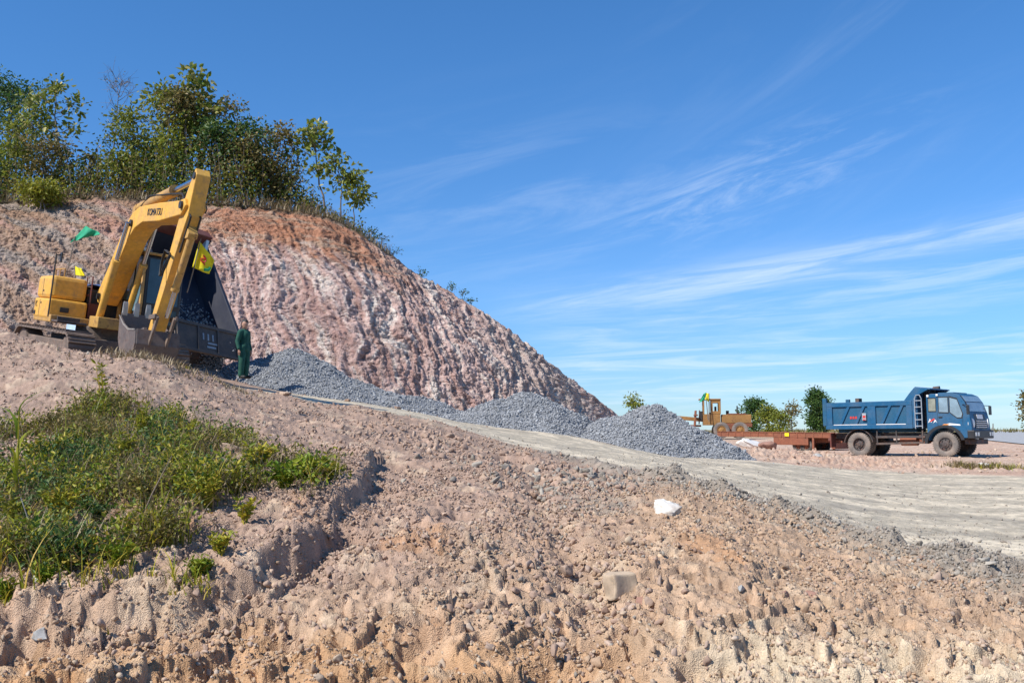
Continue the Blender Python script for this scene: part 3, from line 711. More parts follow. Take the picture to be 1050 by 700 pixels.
pile(306, 358, 30.5, 1.4, 3.6, 2.7, R(-14), 31, 'uphill grey gravel pile right behind the man in green', 15000, 1.1, (-.22, 0))
pile(416, 405, 30.0, .6, 2.8, 2.1, R(-12), 32, 'low flattened grey gravel pile between the uphill one and the two peaked ones', 9000, .8)
pile(545, 401, 28.5, 1.2, 2.7, 2.3, R(-8), 33, 'peaked grey gravel pile left of the end one, below the rock slope', 13000, 1.1, (.02, 0))
pile(674, 413, 27.2, 1.5, 2.55, 2.1, R(-10), 34, 'end gravel pile with the sharp peak, nearest the rusty trailer', 14000, 1.05, (-.06, 0))

# ------------------------------------------------------------------ plants
def unit(v): return v / np.maximum(np.linalg.norm(v, axis=-1, keepdims=True), 1e-9)
def leaves_arr(cen, dirs, size, rg, fold=.25, wid=.48, droop=.2):
    """one pointed folded leaf (six vertices) at each centre"""
    n = len(cen); dirs = unit(dirs); r = rg.normal(size=(n, 3)); side = unit(np.cross(dirs, r)); up = np.cross(side, dirs)
    L = size[:, None]
    p0 = cen; p3 = cen + dirs * L - up * L * droop
    m1 = cen + dirs * L * .35; m2 = cen + dirs * L * .72 - up * L * droop * .4
    a1 = m1 + side * L * wid * .5 + up * L * fold * .4; b1 = m1 - side * L * wid * .5 + up * L * fold * .4
    a2 = m2 + side * L * wid * .38 + up * L * fold * .25; b2 = m2 - side * L * wid * .38 + up * L * fold * .25
    V = np.stack([p0, a1, a2, p3, b2, b1], 1).reshape(-1, 3)
    k = (np.arange(n) * 6)[:, None]
    F = np.concatenate([k + np.array([[0, 1, 2, 3]]), k + np.array([[0, 3, 4, 5]])])
    return V, F
def blades_arr(root, az, h, lean, w, rg, seg=4):
    n = len(root); t = np.linspace(0, 1, seg + 1)[None, :, None]
    d = np.stack([np.cos(az), np.sin(az), 0 * az], -1)[:, None, :]; s = np.stack([-np.sin(az), np.cos(az), 0 * az], -1)[:, None, :]
    h = h[:, None, None]; lean = lean[:, None, None]
    c = root[:, None, :] + d * lean * h * t ** 1.8 + np.array([0, 0, 1])[None, None] * h * (t - .35 * lean * t ** 2.2)
    ww = w[:, None, None] * (1 - t ** 1.6 * .93) * .5
    V = np.stack([c - s * ww, c + s * ww], 2).reshape(-1, 3)
    k = (np.arange(n) * (seg + 1) * 2)[:, None, None]; j = (np.arange(seg) * 2)[None, :, None]
    F = (k + j + np.array([0, 1, 3, 2])[None, None]).reshape(-1, 4); return V, F
def join(parts):
    Vs, Fs, o = [], [], 0
    for v, f in parts: Vs.append(v); Fs.append(f + o); o += len(v)
    return np.concatenate(Vs), np.concatenate(Fs)

def tree(name, loc, h, label, cat='tree', seed=0, crown=(1.0, .35), nb=14, tips=3, lpt=26, leaf=.16, spread=.35, mat='leaf_broad', bark='bark', tr=.06, lean=(0, 0),
         bare=False, group=None, up=.5, wid=.5, stems=1):
    rgt = np.random.default_rng(seed)
    loc = np.asarray(loc, float)
    o = empty(name, tuple(loc), label, cat, group)
    tb = MB(); tipsP = []
    for st in range(stems):
        ang = rgt.uniform(0, 6.28); off = np.array([math.cos(ang), math.sin(ang), 0]) * (.25 * (stems > 1))
        lx = np.array([lean[0], lean[1], 0]) + rgt.normal(0, .05 + .12 * (stems > 1), 3) * [1, 1, 0]
        hh = h * (1 if st == 0 else rgt.uniform(.65, .95))
        pts = [off + np.array([0, 0, -.15])]
        for i in range(1, 9):
            t = i / 8; pts.append(off + lx * h * t + np.array([rgt.normal(0, .025 * h * .5), rgt.normal(0, .025 * h * .5), hh * t * .97]))
        tb.tube(pts, [tr * (1 - .8 * i / 8) for i in range(9)], 7)
        pts = np.array(pts)
        for b_ in range(nb // stems + 1):
            t = crown[1] + (1 - crown[1]) * rgt.uniform(0, 1) ** .8
            k = t * 8; i = min(int(k), 7); p = pts[i] + (pts[i + 1] - pts[i]) * (k - i)
            az = b_ * 2.4 + rgt.normal(0, .5)
            L = crown[0] * (1.15 - .75 * abs(t - .5 * (1 + crown[1])) / (.5 * (1 - crown[1]) + .01)) * rgt.uniform(.6, 1.1)
            q = [p]
            for m_ in range(1, 5):
                q.append(p + np.array([math.cos(az) * L * m_ / 4, math.sin(az) * L * m_ / 4, up * L * (m_ / 4) ** 1.2]) + rgt.normal(0, .04 * L, 3))
            tb.tube(q, [tr * .35 * (1 - .7 * m_ / 4) * (1.1 - .6 * t) + .004 for m_ in range(5)], 5)
            tipsP.append(q[-1])
            for m_ in range(tips - 1):
                j = rgt.integers(1, 4); e = q[j] + rgt.normal(0, .35 * L, 3) * [1, 1, .6] + [0, 0, .15 * L]
                tb.tube([q[j], (q[j] + e) / 2 + rgt.normal(0, .04, 3), e], [.012, .008, .004], 4); tipsP.append(e)
        tipsP.append(pts[-1])
    if bare:
        fine = tb
        for p in tipsP:
            for _ in range(4):
                e = p + rgt.normal(0, .22, 3) + [0, 0, .1]; fine.tube([p, e], [.007, .003], 3)
        tb.build('trunk', M[bark], o, smooth=60)
        n = 60; tp = np.array(tipsP)[rgt.integers(0, len(tipsP), n)] + rgt.normal(0, .2, (n, 3))
        V, F = leaves_arr(tp, rgt.normal(size=(n, 3)), np.full(n, leaf), rgt)
        mesh_np('crown', V, F, M[mat], o); return o
    tb.build('trunk', M[bark], o, smooth=60)
    tp = np.array(tipsP); n = int(len(tp) * lpt * 1.35)
    which = rgt.integers(0, len(tp), n); dens = rgt.uniform(.3, 1.7, len(tp))
    keep = rgt.uniform(0, 1.7, n) < dens[which]; which = which[keep]; n = len(which)
    off = rgt.normal(0, 1, (n, 3)) * spread * [.72, .72, .5]
    cen = tp[which] + off
    dirs = off + rgt.normal(0, .6, (n, 3)) * spread + np.array([0, 0, -.35 * spread])
    V, F = leaves_arr(cen, dirs, leaf * 1.08 * rgt.uniform(.5, 1.35, n), rgt, wid=wid * 1.1)
    mesh_np('crown', V, F, M[mat], o)
    return o

TG = 'trees along the top of the cut hill'
def hill_tree(px, top_py, label, back=2.0, **kw):
    c, k = crest(px); p = c + np.array([back * (c[0] / c[1]), back, .05])
    D = p[1]; zt = P(px, top_py + 9, D)[2]
    return tree('hilltop_tree', p, zt - p[2], label, group=TG, **kw)
hill_tree(2, 74, 'dark dense tree at the left end of the hilltop row', 4, seed=1, crown=(1.7, .2), nb=30, lpt=60, leaf=.13, spread=.42, mat='leaf_dark', tr=.1)
hill_tree(-18, 160, 'lower dark tree cut by the left frame edge on the hilltop', 2, seed=20, crown=(1.5, .2), nb=24, lpt=50, leaf=.15, spread=.4, mat='leaf_dark', tr=.08)
hill_tree(32, 96, 'slender broad leaved tree beside the dark dense one on the hilltop', 2, seed=2, crown=(.95, .3), nb=16, lpt=15, leaf=.19, spread=.26, mat='leaf_broad', tr=.055)
hill_tree(66, 76, 'tall open hilltop tree with whitish broad leaves left of the bare one', 1.2, seed=3, crown=(1.2, .35), nb=16, lpt=11, leaf=.23, spread=.25, mat='leaf_broad', tr=.065)
hill_tree(90, 150, 'small sparse tree close to the bare trunk on the hilltop', 3, seed=31, crown=(.7, .3), nb=12, lpt=14, leaf=.17, spread=.28, mat='leaf_brown', tr=.05)
hill_tree(104, 66, 'bare leafless tree with thin twigs on the hilltop', 3, seed=4, crown=(.9, .5), nb=14, tips=3, leaf=.11, mat='leaf_brown', bark='bark', tr=.05, lean=(.10, 0), bare=True, up=1.0)
hill_tree(140, 112, 'yellowish bushy tree just right of the bare one on the hilltop', 2, seed=5, crown=(1.1, .15), nb=24, lpt=40, leaf=.15, spread=.36, mat='leaf_mid', tr=.06)
hill_tree(163, 84, 'full green tree with upright crown above the excavator boom', 2.5, seed=6, crown=(1.3, .25), nb=26, lpt=34, leaf=.17, spread=.38, mat='leaf_mid', tr=.08)
hill_tree(187, 84, 'brown tinged tree between the full green tree and the tallest tree', 1.5, seed=7, crown=(1.0, .3), nb=20, lpt=26, leaf=.17, spread=.33, mat='leaf_brown', tr=.07)
hill_tree(206, 65, 'tallest hilltop tree with a tufted top of large leaves', 2.2, seed=8, crown=(.95, .4), nb=20, lpt=20, leaf=.25, spread=.30, mat='leaf_broad', tr=.07, wid=.62)
hill_tree(231, 98, 'thin twiggy tree right of the tallest tree', 2, seed=9, crown=(.9, .3), nb=18, lpt=20, leaf=.15, spread=.36, mat='leaf_brown', tr=.06)
hill_tree(258, 122, 'dense round tree of dark green leaves near the right of the hilltop row', 2, seed=10, crown=(1.35, .2), nb=28, lpt=42, leaf=.15, spread=.4, mat='leaf_dark', tr=.07)
hill_tree(279, 126, 'brownish dense tree next to the dense round dark one', 1.5, seed=11, crown=(1.25, .2), nb=26, lpt=36, leaf=.15, spread=.38, mat='leaf_brown', tr=.06)
hill_tree(333, 116, 'tall thin tree with clusters of big leaves standing apart at the hill edge', 1.0, seed=13, crown=(.85, .38), nb=13, lpt=14, leaf=.22, spread=.26, mat='leaf_broad', tr=.055, wid=.66)
hill_tree(350, 150, 'small airy tree at the very edge right of the tall thin tree', .6, seed=14, crown=(.85, .3), nb=13, lpt=10, leaf=.20, spread=.26, mat='leaf_broad', tr=.04)
hill_tree(362, 172, 'low spreading sapling overhanging the right rim of the hilltop', .4, seed=15, crown=(.6, .25), nb=11, lpt=15, leaf=.17, spread=.25, mat='leaf_mid', tr=.03)
for i, (px, tp, d_, sp, lab) in enumerate([(48, 128, .6, 'leaf_brown', 'brownish young tree standing low between the slender tree and the tall open one'), (122, 150, 1, 'leaf_mid', 'low green young tree at the foot of the bare leafless tree'), (176, 130, .8, 'leaf_mid', 'green young tree in front of the full green tree above the boom'),
        (218, 118, .9, 'leaf_dark', 'dark young tree tucked between the tallest tree and the thin twiggy one'), (246, 138, .8, 'leaf_brown', 'brown leaved young tree left of the dense round dark tree'), (16, 120, 1, 'leaf_mid', 'green young tree in front of the dark dense tree at the left end')]):
    hill_tree(px, tp, lab, d_, seed=40 + i, crown=(.8, .35), nb=15, lpt=22, leaf=.15, spread=.34, mat=sp, bark='twig', tr=.04)
# shrubs and dry stalks filling the foot of the trees
rgs = np.random.default_rng(55)
parts = []; stemb = MB(); stp = []
for px in np.arange(-60, 375, 2.6):
    c, k = crest(px); b_ = rgs.uniform(-.2, 2.6); p = c + np.array([0, b_, .05 - .3 * (b_ < 0)])
    hh = rgs.uniform(.5, 1.0) * np.interp(px, [-60, 60, 85, 110, 150, 240, 290, 315, 325, 375], [2.6, 2.4, 2.0, 2.0, 2.9, 3.0, 2.6, 1.2, .7, .5]) * (1.25 if rgs.uniform() < .3 else .85)
    n = int(72 * hh); rr = rgs.normal(0, 1, (n, 3)) * [.33, .33, .30 * hh] + [0, 0, hh * .48]
    rr[:, 2] = np.abs(rr[:, 2]); parts.append((p + rr, rgs.normal(size=(n, 3)) + [0, 0, -.2]))
    for _ in range(1):
        e = p + rgs.normal(0, .22, 3) * [1, 1, 0] + [0, 0, hh * rgs.uniform(.8, 1.5)]; stemb.tube([p, (p + e) / 2 + rgs.normal(0, .05, 3), e], [.016, .012, .006], 4)
cen = np.concatenate([a for a, b in parts]); dr = np.concatenate([b for a, b in parts]); sel = rgs.uniform(0, 1, len(cen)); blk = fbm(cen[:, 0] * .5, cen[:, 1] * .5, 2, 5) * .5
for nm, m_ in (('leaf_brown', (sel + blk) < .35), ('leaf_mid', ((sel + blk) >= .35) & ((sel + blk) < .75)), ('leaf_dark', (sel + blk) >= .75)):
    V, F = leaves_arr(cen[m_], dr[m_], rgs.uniform(.09, .19, m_.sum()), rgs); tag(mesh_np('undergrowth', V, F, M[nm]), kind='stuff')
tag(stemb.build('undergrowth', M['twig']), kind='stuff')
# dry grass hanging over the crest and small plants along the falling ridge
px = rgs.uniform(-60, 400, 3800); ks = np.array([crest(p)[1] for p in px]); rt = hC[ks] + np.stack([0 * px, rgs.uniform(-.5, 1.0, len(px)), 0 * px - .05], -1)
V, F = blades_arr(rt, rgs.uniform(0, 6.28, len(px)), rgs.uniform(.2, .75, len(px)), rgs.uniform(.3, 1.2, len(px)), rgs.uniform(.015, .04, len(px)), rgs)
tag(mesh_np('grass', V, F, M['straw']), kind='stuff')
for i, (px, hh) in enumerate([(381, .6), (391, .7), (403, .3), (433, .2), (462, .45), (474, .4), (482, .2)]):
    c, k = crest(px)
    tree('ridge_sapling', c + [0, .1, -.1], hh + .1, 'wiry sapling on the falling rock edge, ' + ['uppermost one below the hilltop trees', 'taller one just below the uppermost', 'third from the top', 'small one near the middle of the slope', 'tallest of the lower three', 'middle of the lower three', 'lowest and smallest'][i], 'sapling', 70 + i, (.3, .3), nb=6, tips=2, lpt=5, leaf=.08, spread=.11, mat='leaf_dark', tr=.015, group='saplings along the falling rock edge')
# yellow green bush on the slope at the left
c, k = crest(44); i_ = NTF - 40
bp = Fx[k, i_]
tree('slope_bush', bp, 1.0, 'yellow green bush growing on the upper left slope below the trees', 'bush', 90, (.75, .05), nb=22, tips=3, lpt=38, leaf=.12, spread=.26, mat='leaf_yellow', tr=.03, stems=3)

# distant trees on the flat
def far_tree(px, top_py, D, label, cat='tree', **kw):
    p = P(px, 440, D); p[2] = float(base_z(p[0:1], p[1:2])[0]); zt = P(px, top_py, D)[2]
    return tree('roadside_tree', p, zt - p[2], label, cat, group='trees on the flat ground beyond the trailer', **kw)
far_tree(655, 407, 84, 'solitary small tree showing above the end gravel pile', seed=101, crown=(.8, .1), nb=18, lpt=22, leaf=.2, spread=.32, mat='leaf_mid', tr=.06)
far_tree(772, 411, 98, 'broad olive tree right beside the rusty grader', seed=102, crown=(1.15, .15), nb=30, lpt=30, leaf=.22, spread=.38, mat='leaf_dark', tr=.09)
far_tree(790, 419, 95, 'low light green bush between the olive tree and the thin grey tree', 'bush', seed=103, crown=(.8, .05), nb=24, lpt=26, leaf=.2, spread=.35, mat='leaf_mid', tr=.07)
far_tree(811, 412, 98, 'thin greyish open tree left of the dark upright one', seed=104, crown=(.8, .2), nb=16, lpt=14, leaf=.2, spread=.32, mat='leaf_brown', tr=.06)
far_tree(836, 400, 92, 'dark upright tree just behind the back of the blue truck', seed=105, crown=(.85, .12), nb=34, lpt=40, leaf=.2, spread=.34, mat='leaf_dark', tr=.09)
far_tree(845, 408, 94, 'shorter dark tree half hidden by the blue truck bed', seed=115, crown=(.9, .1), nb=22, lpt=40, leaf=.24, spread=.4, mat='leaf_dark', tr=.1)
far_tree(800, 424, 92, 'scrubby low bush in front of the thin greyish tree', 'bush', seed=106, crown=(.8, .05), nb=18, lpt=22, leaf=.18, spread=.3, mat='leaf_mid', tr=.05)
far_tree(1061, 404, 82, 'dark tree cut by the right frame edge across the road', seed=107, crown=(.8, .15), nb=24, lpt=34, leaf=.2, spread=.36, mat='leaf_brown', tr=.08)
# low dry scrub along the horizon on the right
n = 5200; xx = rgs.uniform(20, 150, n); yy_ = rgs.uniform(108, 160, n); zz = base_z(xx, yy_)
V, F = blades_arr(np.stack([xx, yy_, zz], -1), rgs.uniform(0, 6.28, n), rgs.uniform(.3, .75, n), rgs.uniform(.2, 1, n), rgs.uniform(.06, .16, n), rgs, 3)
tag(mesh_np('scrub', V, F, M['leaf_brown']), kind='stuff')
for i, (px, tp, D) in enumerate([(1007, 427, 112), (992, 433, 125), (999, 434, 125), (1018, 434, 120)]):
    p = P(px, 440, D); p[2] = float(base_z(p[0:1], p[1:2])[0]); ht = P(px, tp, D)[2] - p[2]
    mb = MB().tube([(0, 0, -.2), (.02 * i, 0, ht)], [.09, .06], 8)
    if i == 0: mb.box(-.35, .35, -.03, .03, ht - .55, ht - .45)
    o = mb.build('roadside_post', M['pole']); o.location = p
    tag(o, ['tall crooked post with a crossbar beyond the asphalt road', 'short grey post closest to the blue truck front', 'short post second from the blue truck front', 'short post right of the tall crooked one'][i], 'post', 'posts along the far road')

# ------------------------------------------------------------------ weeds on the near bank
poly = np.array([(-40, 455), (20, 438), (70, 424), (110, 414), (150, 420), (200, 436), (250, 450), (262, 474), (300, 485), (345, 490), (348, 505), (320, 518), (275, 528), (235, 540), (215, 560), (160, 572), (110, 585), (60, 600), (0, 610), (-40, 612)], float)
def inpoly(x, y, pl):
    c = np.zeros(len(x), bool); j = len(pl) - 1
    for i in range(len(pl)):
        xi, yi = pl[i]; xj, yj = pl[j]
        c ^= ((yi > y) != (yj > y)) & (x < (xj - xi) * (y - yi) / (yj - yi + 1e-9) + xi); j = i
    return c
wpoly = np.array([G(*p)[:2] for p in poly])
def sample_weeds(n, rg, thr=-.25):
    lo, hi_ = wpoly.min(0), wpoly.max(0)
    x = rg.uniform(lo[0], hi_[0], n * 4); y = lo[1] + (hi_[1] - lo[1]) * rg.uniform(0, 1, n * 4) ** 1.5
    k = inpoly(x, y, wpoly); x, y = x[k], y[k]
    dn = fbm(x * 1.25, y * 1.25, 3, 404); k = dn + rg.uniform(-.25, .25, len(x)) > thr
    x, y = x[k][:n], y[k][:n]; return np.stack([x, y, ground_z(x, y) - .01], -1), fbm(x * .9 + 5, y * .9, 2, 405)
rgw = np.random.default_rng(66)
pos, tone = sample_weeds(3600, rgw, .02)
q_ = np.array([G0(a, b) for a, b in zip(rgw.uniform(-10, 230, 260), rgw.uniform(590, 628, 260))]); q_ = q_[fbm(q_[:, 0] * 2.5, q_[:, 1] * 2.5, 2, 409) > .12]; q_[:, 2] = ground_z(q_[:, 0], q_[:, 1]) - .01
pos = np.concatenate([pos, np.repeat(q_, 3, 0) + rgw.normal(0, 1, (len(q_) * 3, 3)) * [.04, .04, 0]])
hv = fbm(pos[:, 0] * 1.9, pos[:, 1] * 1.9, 3, 406); tone = np.resize(tone, len(pos)); hs = rgw.uniform(.05, .30, len(pos)) * np.clip(.8 + 1.7 * hv, .25, 2.0)
V, F = blades_arr(pos, rgw.uniform(0, 6.28, len(pos)), hs, rgw.uniform(.3, 1.3, len(pos)), rgw.uniform(.006, .014, len(pos)), rgw)
tag(mesh_np('grass', V, F, M['weed']), kind='stuff')
pos, tone = sample_weeds(1600, rgw, .12); hv = fbm(pos[:, 0] * 1.9, pos[:, 1] * 1.9, 3, 406)
V, F = blades_arr(pos, rgw.uniform(0, 6.28, len(pos)), rgw.uniform(.10, .40, len(pos)) * np.clip(.8 + 1.2 * hv, .3, 1.7), rgw.uniform(.2, 1.1, len(pos)), rgw.uniform(.007, .016, len(pos)), rgw)
tag(mesh_np('grass', V, F, M['leaf_yellow']), kind='stuff')
pos, tone = sample_weeds(8500, rgw, -.2)
V, F = blades_arr(pos, rgw.uniform(0, 6.28, len(pos)), rgw.uniform(.08, .42, len(pos)), rgw.uniform(.3, 1.6, len(pos)), rgw.uniform(.004, .010, len(pos)), rgw)
tag(mesh_np('grass', V, F, M['straw']), kind='stuff')
# creeping leafy ground cover
pos, tone = sample_weeds(2600, rgw, .05)
k = 16; cen = np.repeat(pos, k, 0) + rgw.normal(0, 1, (len(pos) * k, 3)) * [.065, .065, .07] + [0, 0, .10]
hv = np.repeat(fbm(pos[:, 0] * 1.9, pos[:, 1] * 1.9, 3, 406), k); cen[:, 2] += np.clip(hv, -.3, .5) * .22 * rgw.uniform(.2, 1, len(cen))
cen[:, 2] = np.maximum(cen[:, 2], np.repeat(pos[:, 2], k) + .01)
tn = np.repeat(tone + rgw.normal(0, .15, len(pos)), k)
for nm, m_ in (('weed', (tn < .02) & (tn > -.22)), ('leaf_dark', tn <= -.22), ('weed_fresh', (tn >= .02) & (tn < .16)), ('leaf_yellow', (tn >= .16) & (tn < .30)), ('leaf_brown', tn >= .30)):
    V, F = leaves_arr(cen[m_], rgw.normal(size=(m_.sum(), 3)) + [0, 0, .3], rgw.uniform(.018, .058, m_.sum()), rgw); tag(mesh_np('weeds', V, F, M[nm]), kind='stuff')

def weed(px, py, h, label, mat='weed', seed=0, ns=9, ln=14, leaf=.06, spread=.5, wid=.4, name='weed_plant', cat='weed', group=None, stem='weed', Y=None):
    rgl = np.random.default_rng(seed); p = G(px, py)
    o = empty(name, tuple(p), label, cat, group)
    sb = MB(); cen, dirs = [], []
    for s in range(ns):
        az = rgl.uniform(0, 6.28); L = h * rgl.uniform(.55, 1.05); sp = spread * rgl.uniform(.3, 1)
        q = [np.array([math.cos(az) * .03, math.sin(az) * .03, -.03])]
        for i in range(1, 6):
            t = i / 5; q.append(np.array([math.cos(az) * sp * L * t ** 1.3, math.sin(az) * sp * L * t ** 1.3, L * (t - .12 * sp * t * t)]) + rgl.normal(0, .01, 3))
        sb.tube(q, [.006 * (1 - .7 * i / 5) * max(1, h / .4) for i in range(6)], 4)
        q = np.array(q)
        for j in range(ln):
            t = rgl.uniform(.15, 1) * 5; i = min(int(t), 4); b_ = q[i] + (q[i + 1] - q[i]) * (t - i)
            a2 = rgl.uniform(0, 6.28); cen.append(b_); dirs.append([math.cos(a2), math.sin(a2), rgl.uniform(.1, .9)])
    sb.build('stem', M[stem], o)
    V, F = leaves_arr(np.array(cen), np.array(dirs), leaf * rgl.uniform(.5, 1.3, len(cen)), rgl, wid=wid)
    mesh_np('foliage', V, F, M[mat], o); return o
weed(318, 505, .26, 'fresh green leafy weed clump overhanging the scraped hollow', 'weed_fresh', 1, 26, 20, .075, .9)
weed(292, 512, .24, 'fresh green weed clump left of the one overhanging the hollow', 'weed_fresh', 2, 24, 18, .07, .9)
weed(336, 502, .18, 'small leafy weed at the right tip of the green patch', 'weed', 3, 14, 14, .06, .9)
weed(262, 500, .26, 'bushy mid green weed where the patch narrows to the right', 'weed', 4, 22, 18, .06, .9)
weed(205, 590, .15, 'low green weed above the orange scraped soil at the bottom of the patch', 'weed_fresh', 5, 20, 14, .045, 1.0)
weed(225, 574, .16, 'low olive weed just right of and above the low green one', 'weed', 6, 16, 14, .04, 1.0)
weed(122, 590, .17, 'bright green weed with round leaves low on the bank', 'weed_fresh', 7, 12, 14, .05, .7, .7)
weed(46, 612, .14, 'green weed just above the small white stone', 'weed_fresh', 8, 14, 14, .045, .9)
weed(5, 622, .14, 'bright weed at the left frame edge low on the bank', 'weed_fresh', 9, 12, 12, .045, .9)
weed(85, 585, .16, 'olive weed between the round leaved one and the left edge', 'weed', 10, 14, 12, .05, .9)
weed(122, 480, .42, 'tall bright yellow green feathery weed in the middle of the patch', 'leaf_yellow', 11, 9, 34, .085, .35, .16)
weed(145, 458, .40, 'yellow green feathery weed behind the tall bright one', 'leaf_yellow', 12, 9, 30, .08, .4, .16)
weed(180, 500, .34, 'yellowish weed right of the tall bright feathery one', 'leaf_yellow', 13, 10, 22, .07, .6, .2)
weed(15, 545, .34, 'yellow green narrow leaved weed at the left edge of the patch', 'leaf_yellow', 14, 12, 20, .075, .6, .2)
weed(60, 540, .30, 'round topped green weed right of the yellow green edge weed', 'weed', 15, 22, 20, .055, .8)
weed(150, 545, .34, 'dark grey green woody weed below the feathery ones', 'leaf_brown', 16, 26, 26, .04, .8)
weed(98, 545, .30, 'dense dark green weed left of the grey green woody one', 'leaf_dark', 17, 24, 24, .05, .8)
weed(210, 530, .30, 'olive bushy weed right of the grey green woody one', 'weed', 18, 24, 22, .045, .8)
weed(105, 424, .62, 'tall dark stalked weed rising at the top of the patch', 'weed', 19, 4, 26, .075, .22, .3)
weed(88, 440, .45, 'reddish brown stalky weed left of the tallest stalk', 'leaf_brown', 20, 12, 16, .05, .5)
weed(128, 440, .45, 'brown seeding weed right of the tallest stalk', 'leaf_brown', 21, 12, 16, .05, .5)
weed(232, 460, .25, 'olive weed on the upper right border of the patch', 'weed', 22, 16, 16, .05, .9)
weed(190, 455, .3, 'green weed on the upper border left of the olive one', 'weed', 23, 18, 16, .055, .8)
weed(40, 478, .34, 'scraggly green weed beside the tall reed', 'weed', 24, 16, 16, .06, .8)
weed(250, 540, .2, 'thin weed hanging at the lower right border of the patch', 'weed', 25, 12, 12, .05, .9)
# tall reed with long arching blades at the left
rgl = np.random.default_rng(5); p = G(15, 520)
o = empty('reed', tuple(p), 'tall reed with long arching blades at the left of the weed patch', 'reed')
MB().tube([(0, 0, -.03), (.01, 0, .4), (0, 0, .8)], [.011, .009, .004], 5).build('stem', M['weed'], o)
zs = np.array([.15, .25, .32, .4, .48, .55, .62, .68, .74, .78, .2, .36]); n = len(zs)
V, F = blades_arr(np.stack([0 * zs, 0 * zs, zs], -1), rgl.uniform(0, 6.28, n), rgl.uniform(.25, .5, n), rgl.uniform(.8, 1.6, n), rgl.uniform(.02, .034, n), rgl, 7)
mesh_np('foliage', V, F, M['weed_fresh'], o)
for px, py, a, L, lab in [(38, 560, 110, .42, 'bleached dry stick leaning among the weeds at the left'), (135, 560, 60, .75, 'long thin dry stalk leaning across the weeds'), (62, 582, 75, .2, 'short forked dry stem low on the bank')]:
    p = G(px, py); e = np.array([math.cos(R(a)) * L * .8, -.1 * L, math.sin(R(a)) * L * .9 + .02])
    mb = MB().tube([(0, 0, -.02), tuple(e * .5 + [0, 0, .03 * L]), tuple(e)], [.007, .006, .003], 6)
    if L < .3: mb.tube([tuple(e * .4), tuple(e * .4 + [.06, 0, .12])], [.006, .003], 5)
    o = mb.build('dry_stick', M['twig'] if L > .5 else M['bark_pale']); o.location = p; tag(o, lab, 'stick')
# dry tuft in front of the blue truck and bits near the excavator
def tuft(px, py, Y, n, h, w, label, mats=('straw', 'leaf_brown'), seed=0):
    rgl = np.random.default_rng(seed); p = P(px, py, Y); p[2] = float(ground_z(p[0:1], p[1:2])[0])
    o = empty('grass_tuft', tuple(p), label, 'grass tuft')
    for q, nm in enumerate(mats):
        r = rgl.normal(0, 1, (n, 2)) * [w, w * .5]; rt = np.stack([r[:, 0], r[:, 1], ground_z(r[:, 0] + p[0], r[:, 1] + p[1]) - p[2] - .01], -1)
        V, F = blades_arr(rt, rgl.uniform(0, 6.28, n), rgl.uniform(.4, 1.1, n) * h, rgl.uniform(.3, 1.1, n), rgl.uniform(.012, .03, n), rgl)
        mesh_np('foliage', V, F, M[nm], o)
    return o
tuft(998, 485, 30.5, 420, .26, .42, 'dry grass tuft in front of the blue truck, left of the greener one', seed=1)
tuft(1022, 487, 30.3, 420, .24, .45, 'greener grass tuft below the blue truck front', ('straw', 'weed'), seed=2)
tuft(186, 368, 20.0, 90, .3, .1, 'green grass tuft growing at the foot of the excavator track', ('weed', 'weed'), seed=3)
tuft(150, 384, 17.2, 260, .2, .5, 'dry grass tuft on the bank below the excavator bucket', ('straw', 'straw'), seed=4)
tuft(225, 392, 18.2, 160, .16, .35, 'thin dry grass tuft below the light road edge', ('straw', 'straw'), seed=5)

# ------------------------------------------------------------------ excavator
TH, PI_, RO = R(-52.6), R(-6.9), R(-4)
ex = empty('excavator', frame((-10.21, 23.93, 1.50), TH, PI_, RO), 'yellow tracked excavator parked on the slope with its bucket curled under a raised boom', 'excavator')
EXM = ex.matrix_world.copy()
TR = Matrix.Rotation(R(6), 4, 'Z')
def track_path(L, r, n):
    """points and tangents round a stadium of straight length L and end radius r, centred on (0, r)"""
    per = 2 * L + 2 * math.pi * r; out = []
    for i in range(n):
        s = per * i / n
        if s < L: out.append(((-L / 2 + s, 0), 0))
        elif s < L + math.pi * r:
            a = (s - L) / r; out.append(((L / 2 + r * math.sin(a), r - r * math.cos(a)), a))
        elif s < 2 * L + math.pi * r: out.append(((L / 2 - (s - L - math.pi * r), 2 * r), math.pi))
        else:
            a = (s - 2 * L - math.pi * r) / r; out.append(((-L / 2 - r * math.sin(a), r + r * math.cos(a)), math.pi + a))
    return out
for sgn in (-1, 1):
    yc = 1.12 * sgn
    mb = MB()
    for (x, z), a in track_path(3.15, .41, 46):
        m = Matrix.Translation((x, yc, z)) @ Matrix.Rotation(-a, 4, 'Y')
        mb.box(-.088, .088, -.30, .30, 0, .045, TR @ m)
        mb.box(-.085, -.055, -.30, .30, -.04, .004, TR @ m)
        mb.box(.01, .03, -.30, .30, -.022, .004, TR @ m)
    tk = mb.build('track', M['track'], ex)
    fr = MB().box(-1.6, 1.6, yc - .16, yc + .16, .22, .62, TR).build('track_frame', M['track'], tk, .03)
    w = MB()
    for x in (-1.575, 1.575):
        m = TR @ Matrix.Translation((x, yc, .41)); w.lathe([(0.02, -.2), (.34, -.2), (.36, -.12), (.36, .12), (.34, .2), (.02, .2)], 20, m)
    for x in np.linspace(-1.2, 1.2, 7):
        w.lathe([(.01, -.18), (.13, -.18), (.13, .18), (.01, .18)], 12, TR @ Matrix.Translation((x, yc, .2)))
    w.build('rollers', M['track'], tk, smooth=40)
MB().box(-1.0, 1.0, -.85, .85, .38, .72, TR).cyl((0, 0, .7), (0, 0, 1.0), .6, 24).build('undercarriage', M['track'], ex, .03)
hs_ = ex
body = MB()
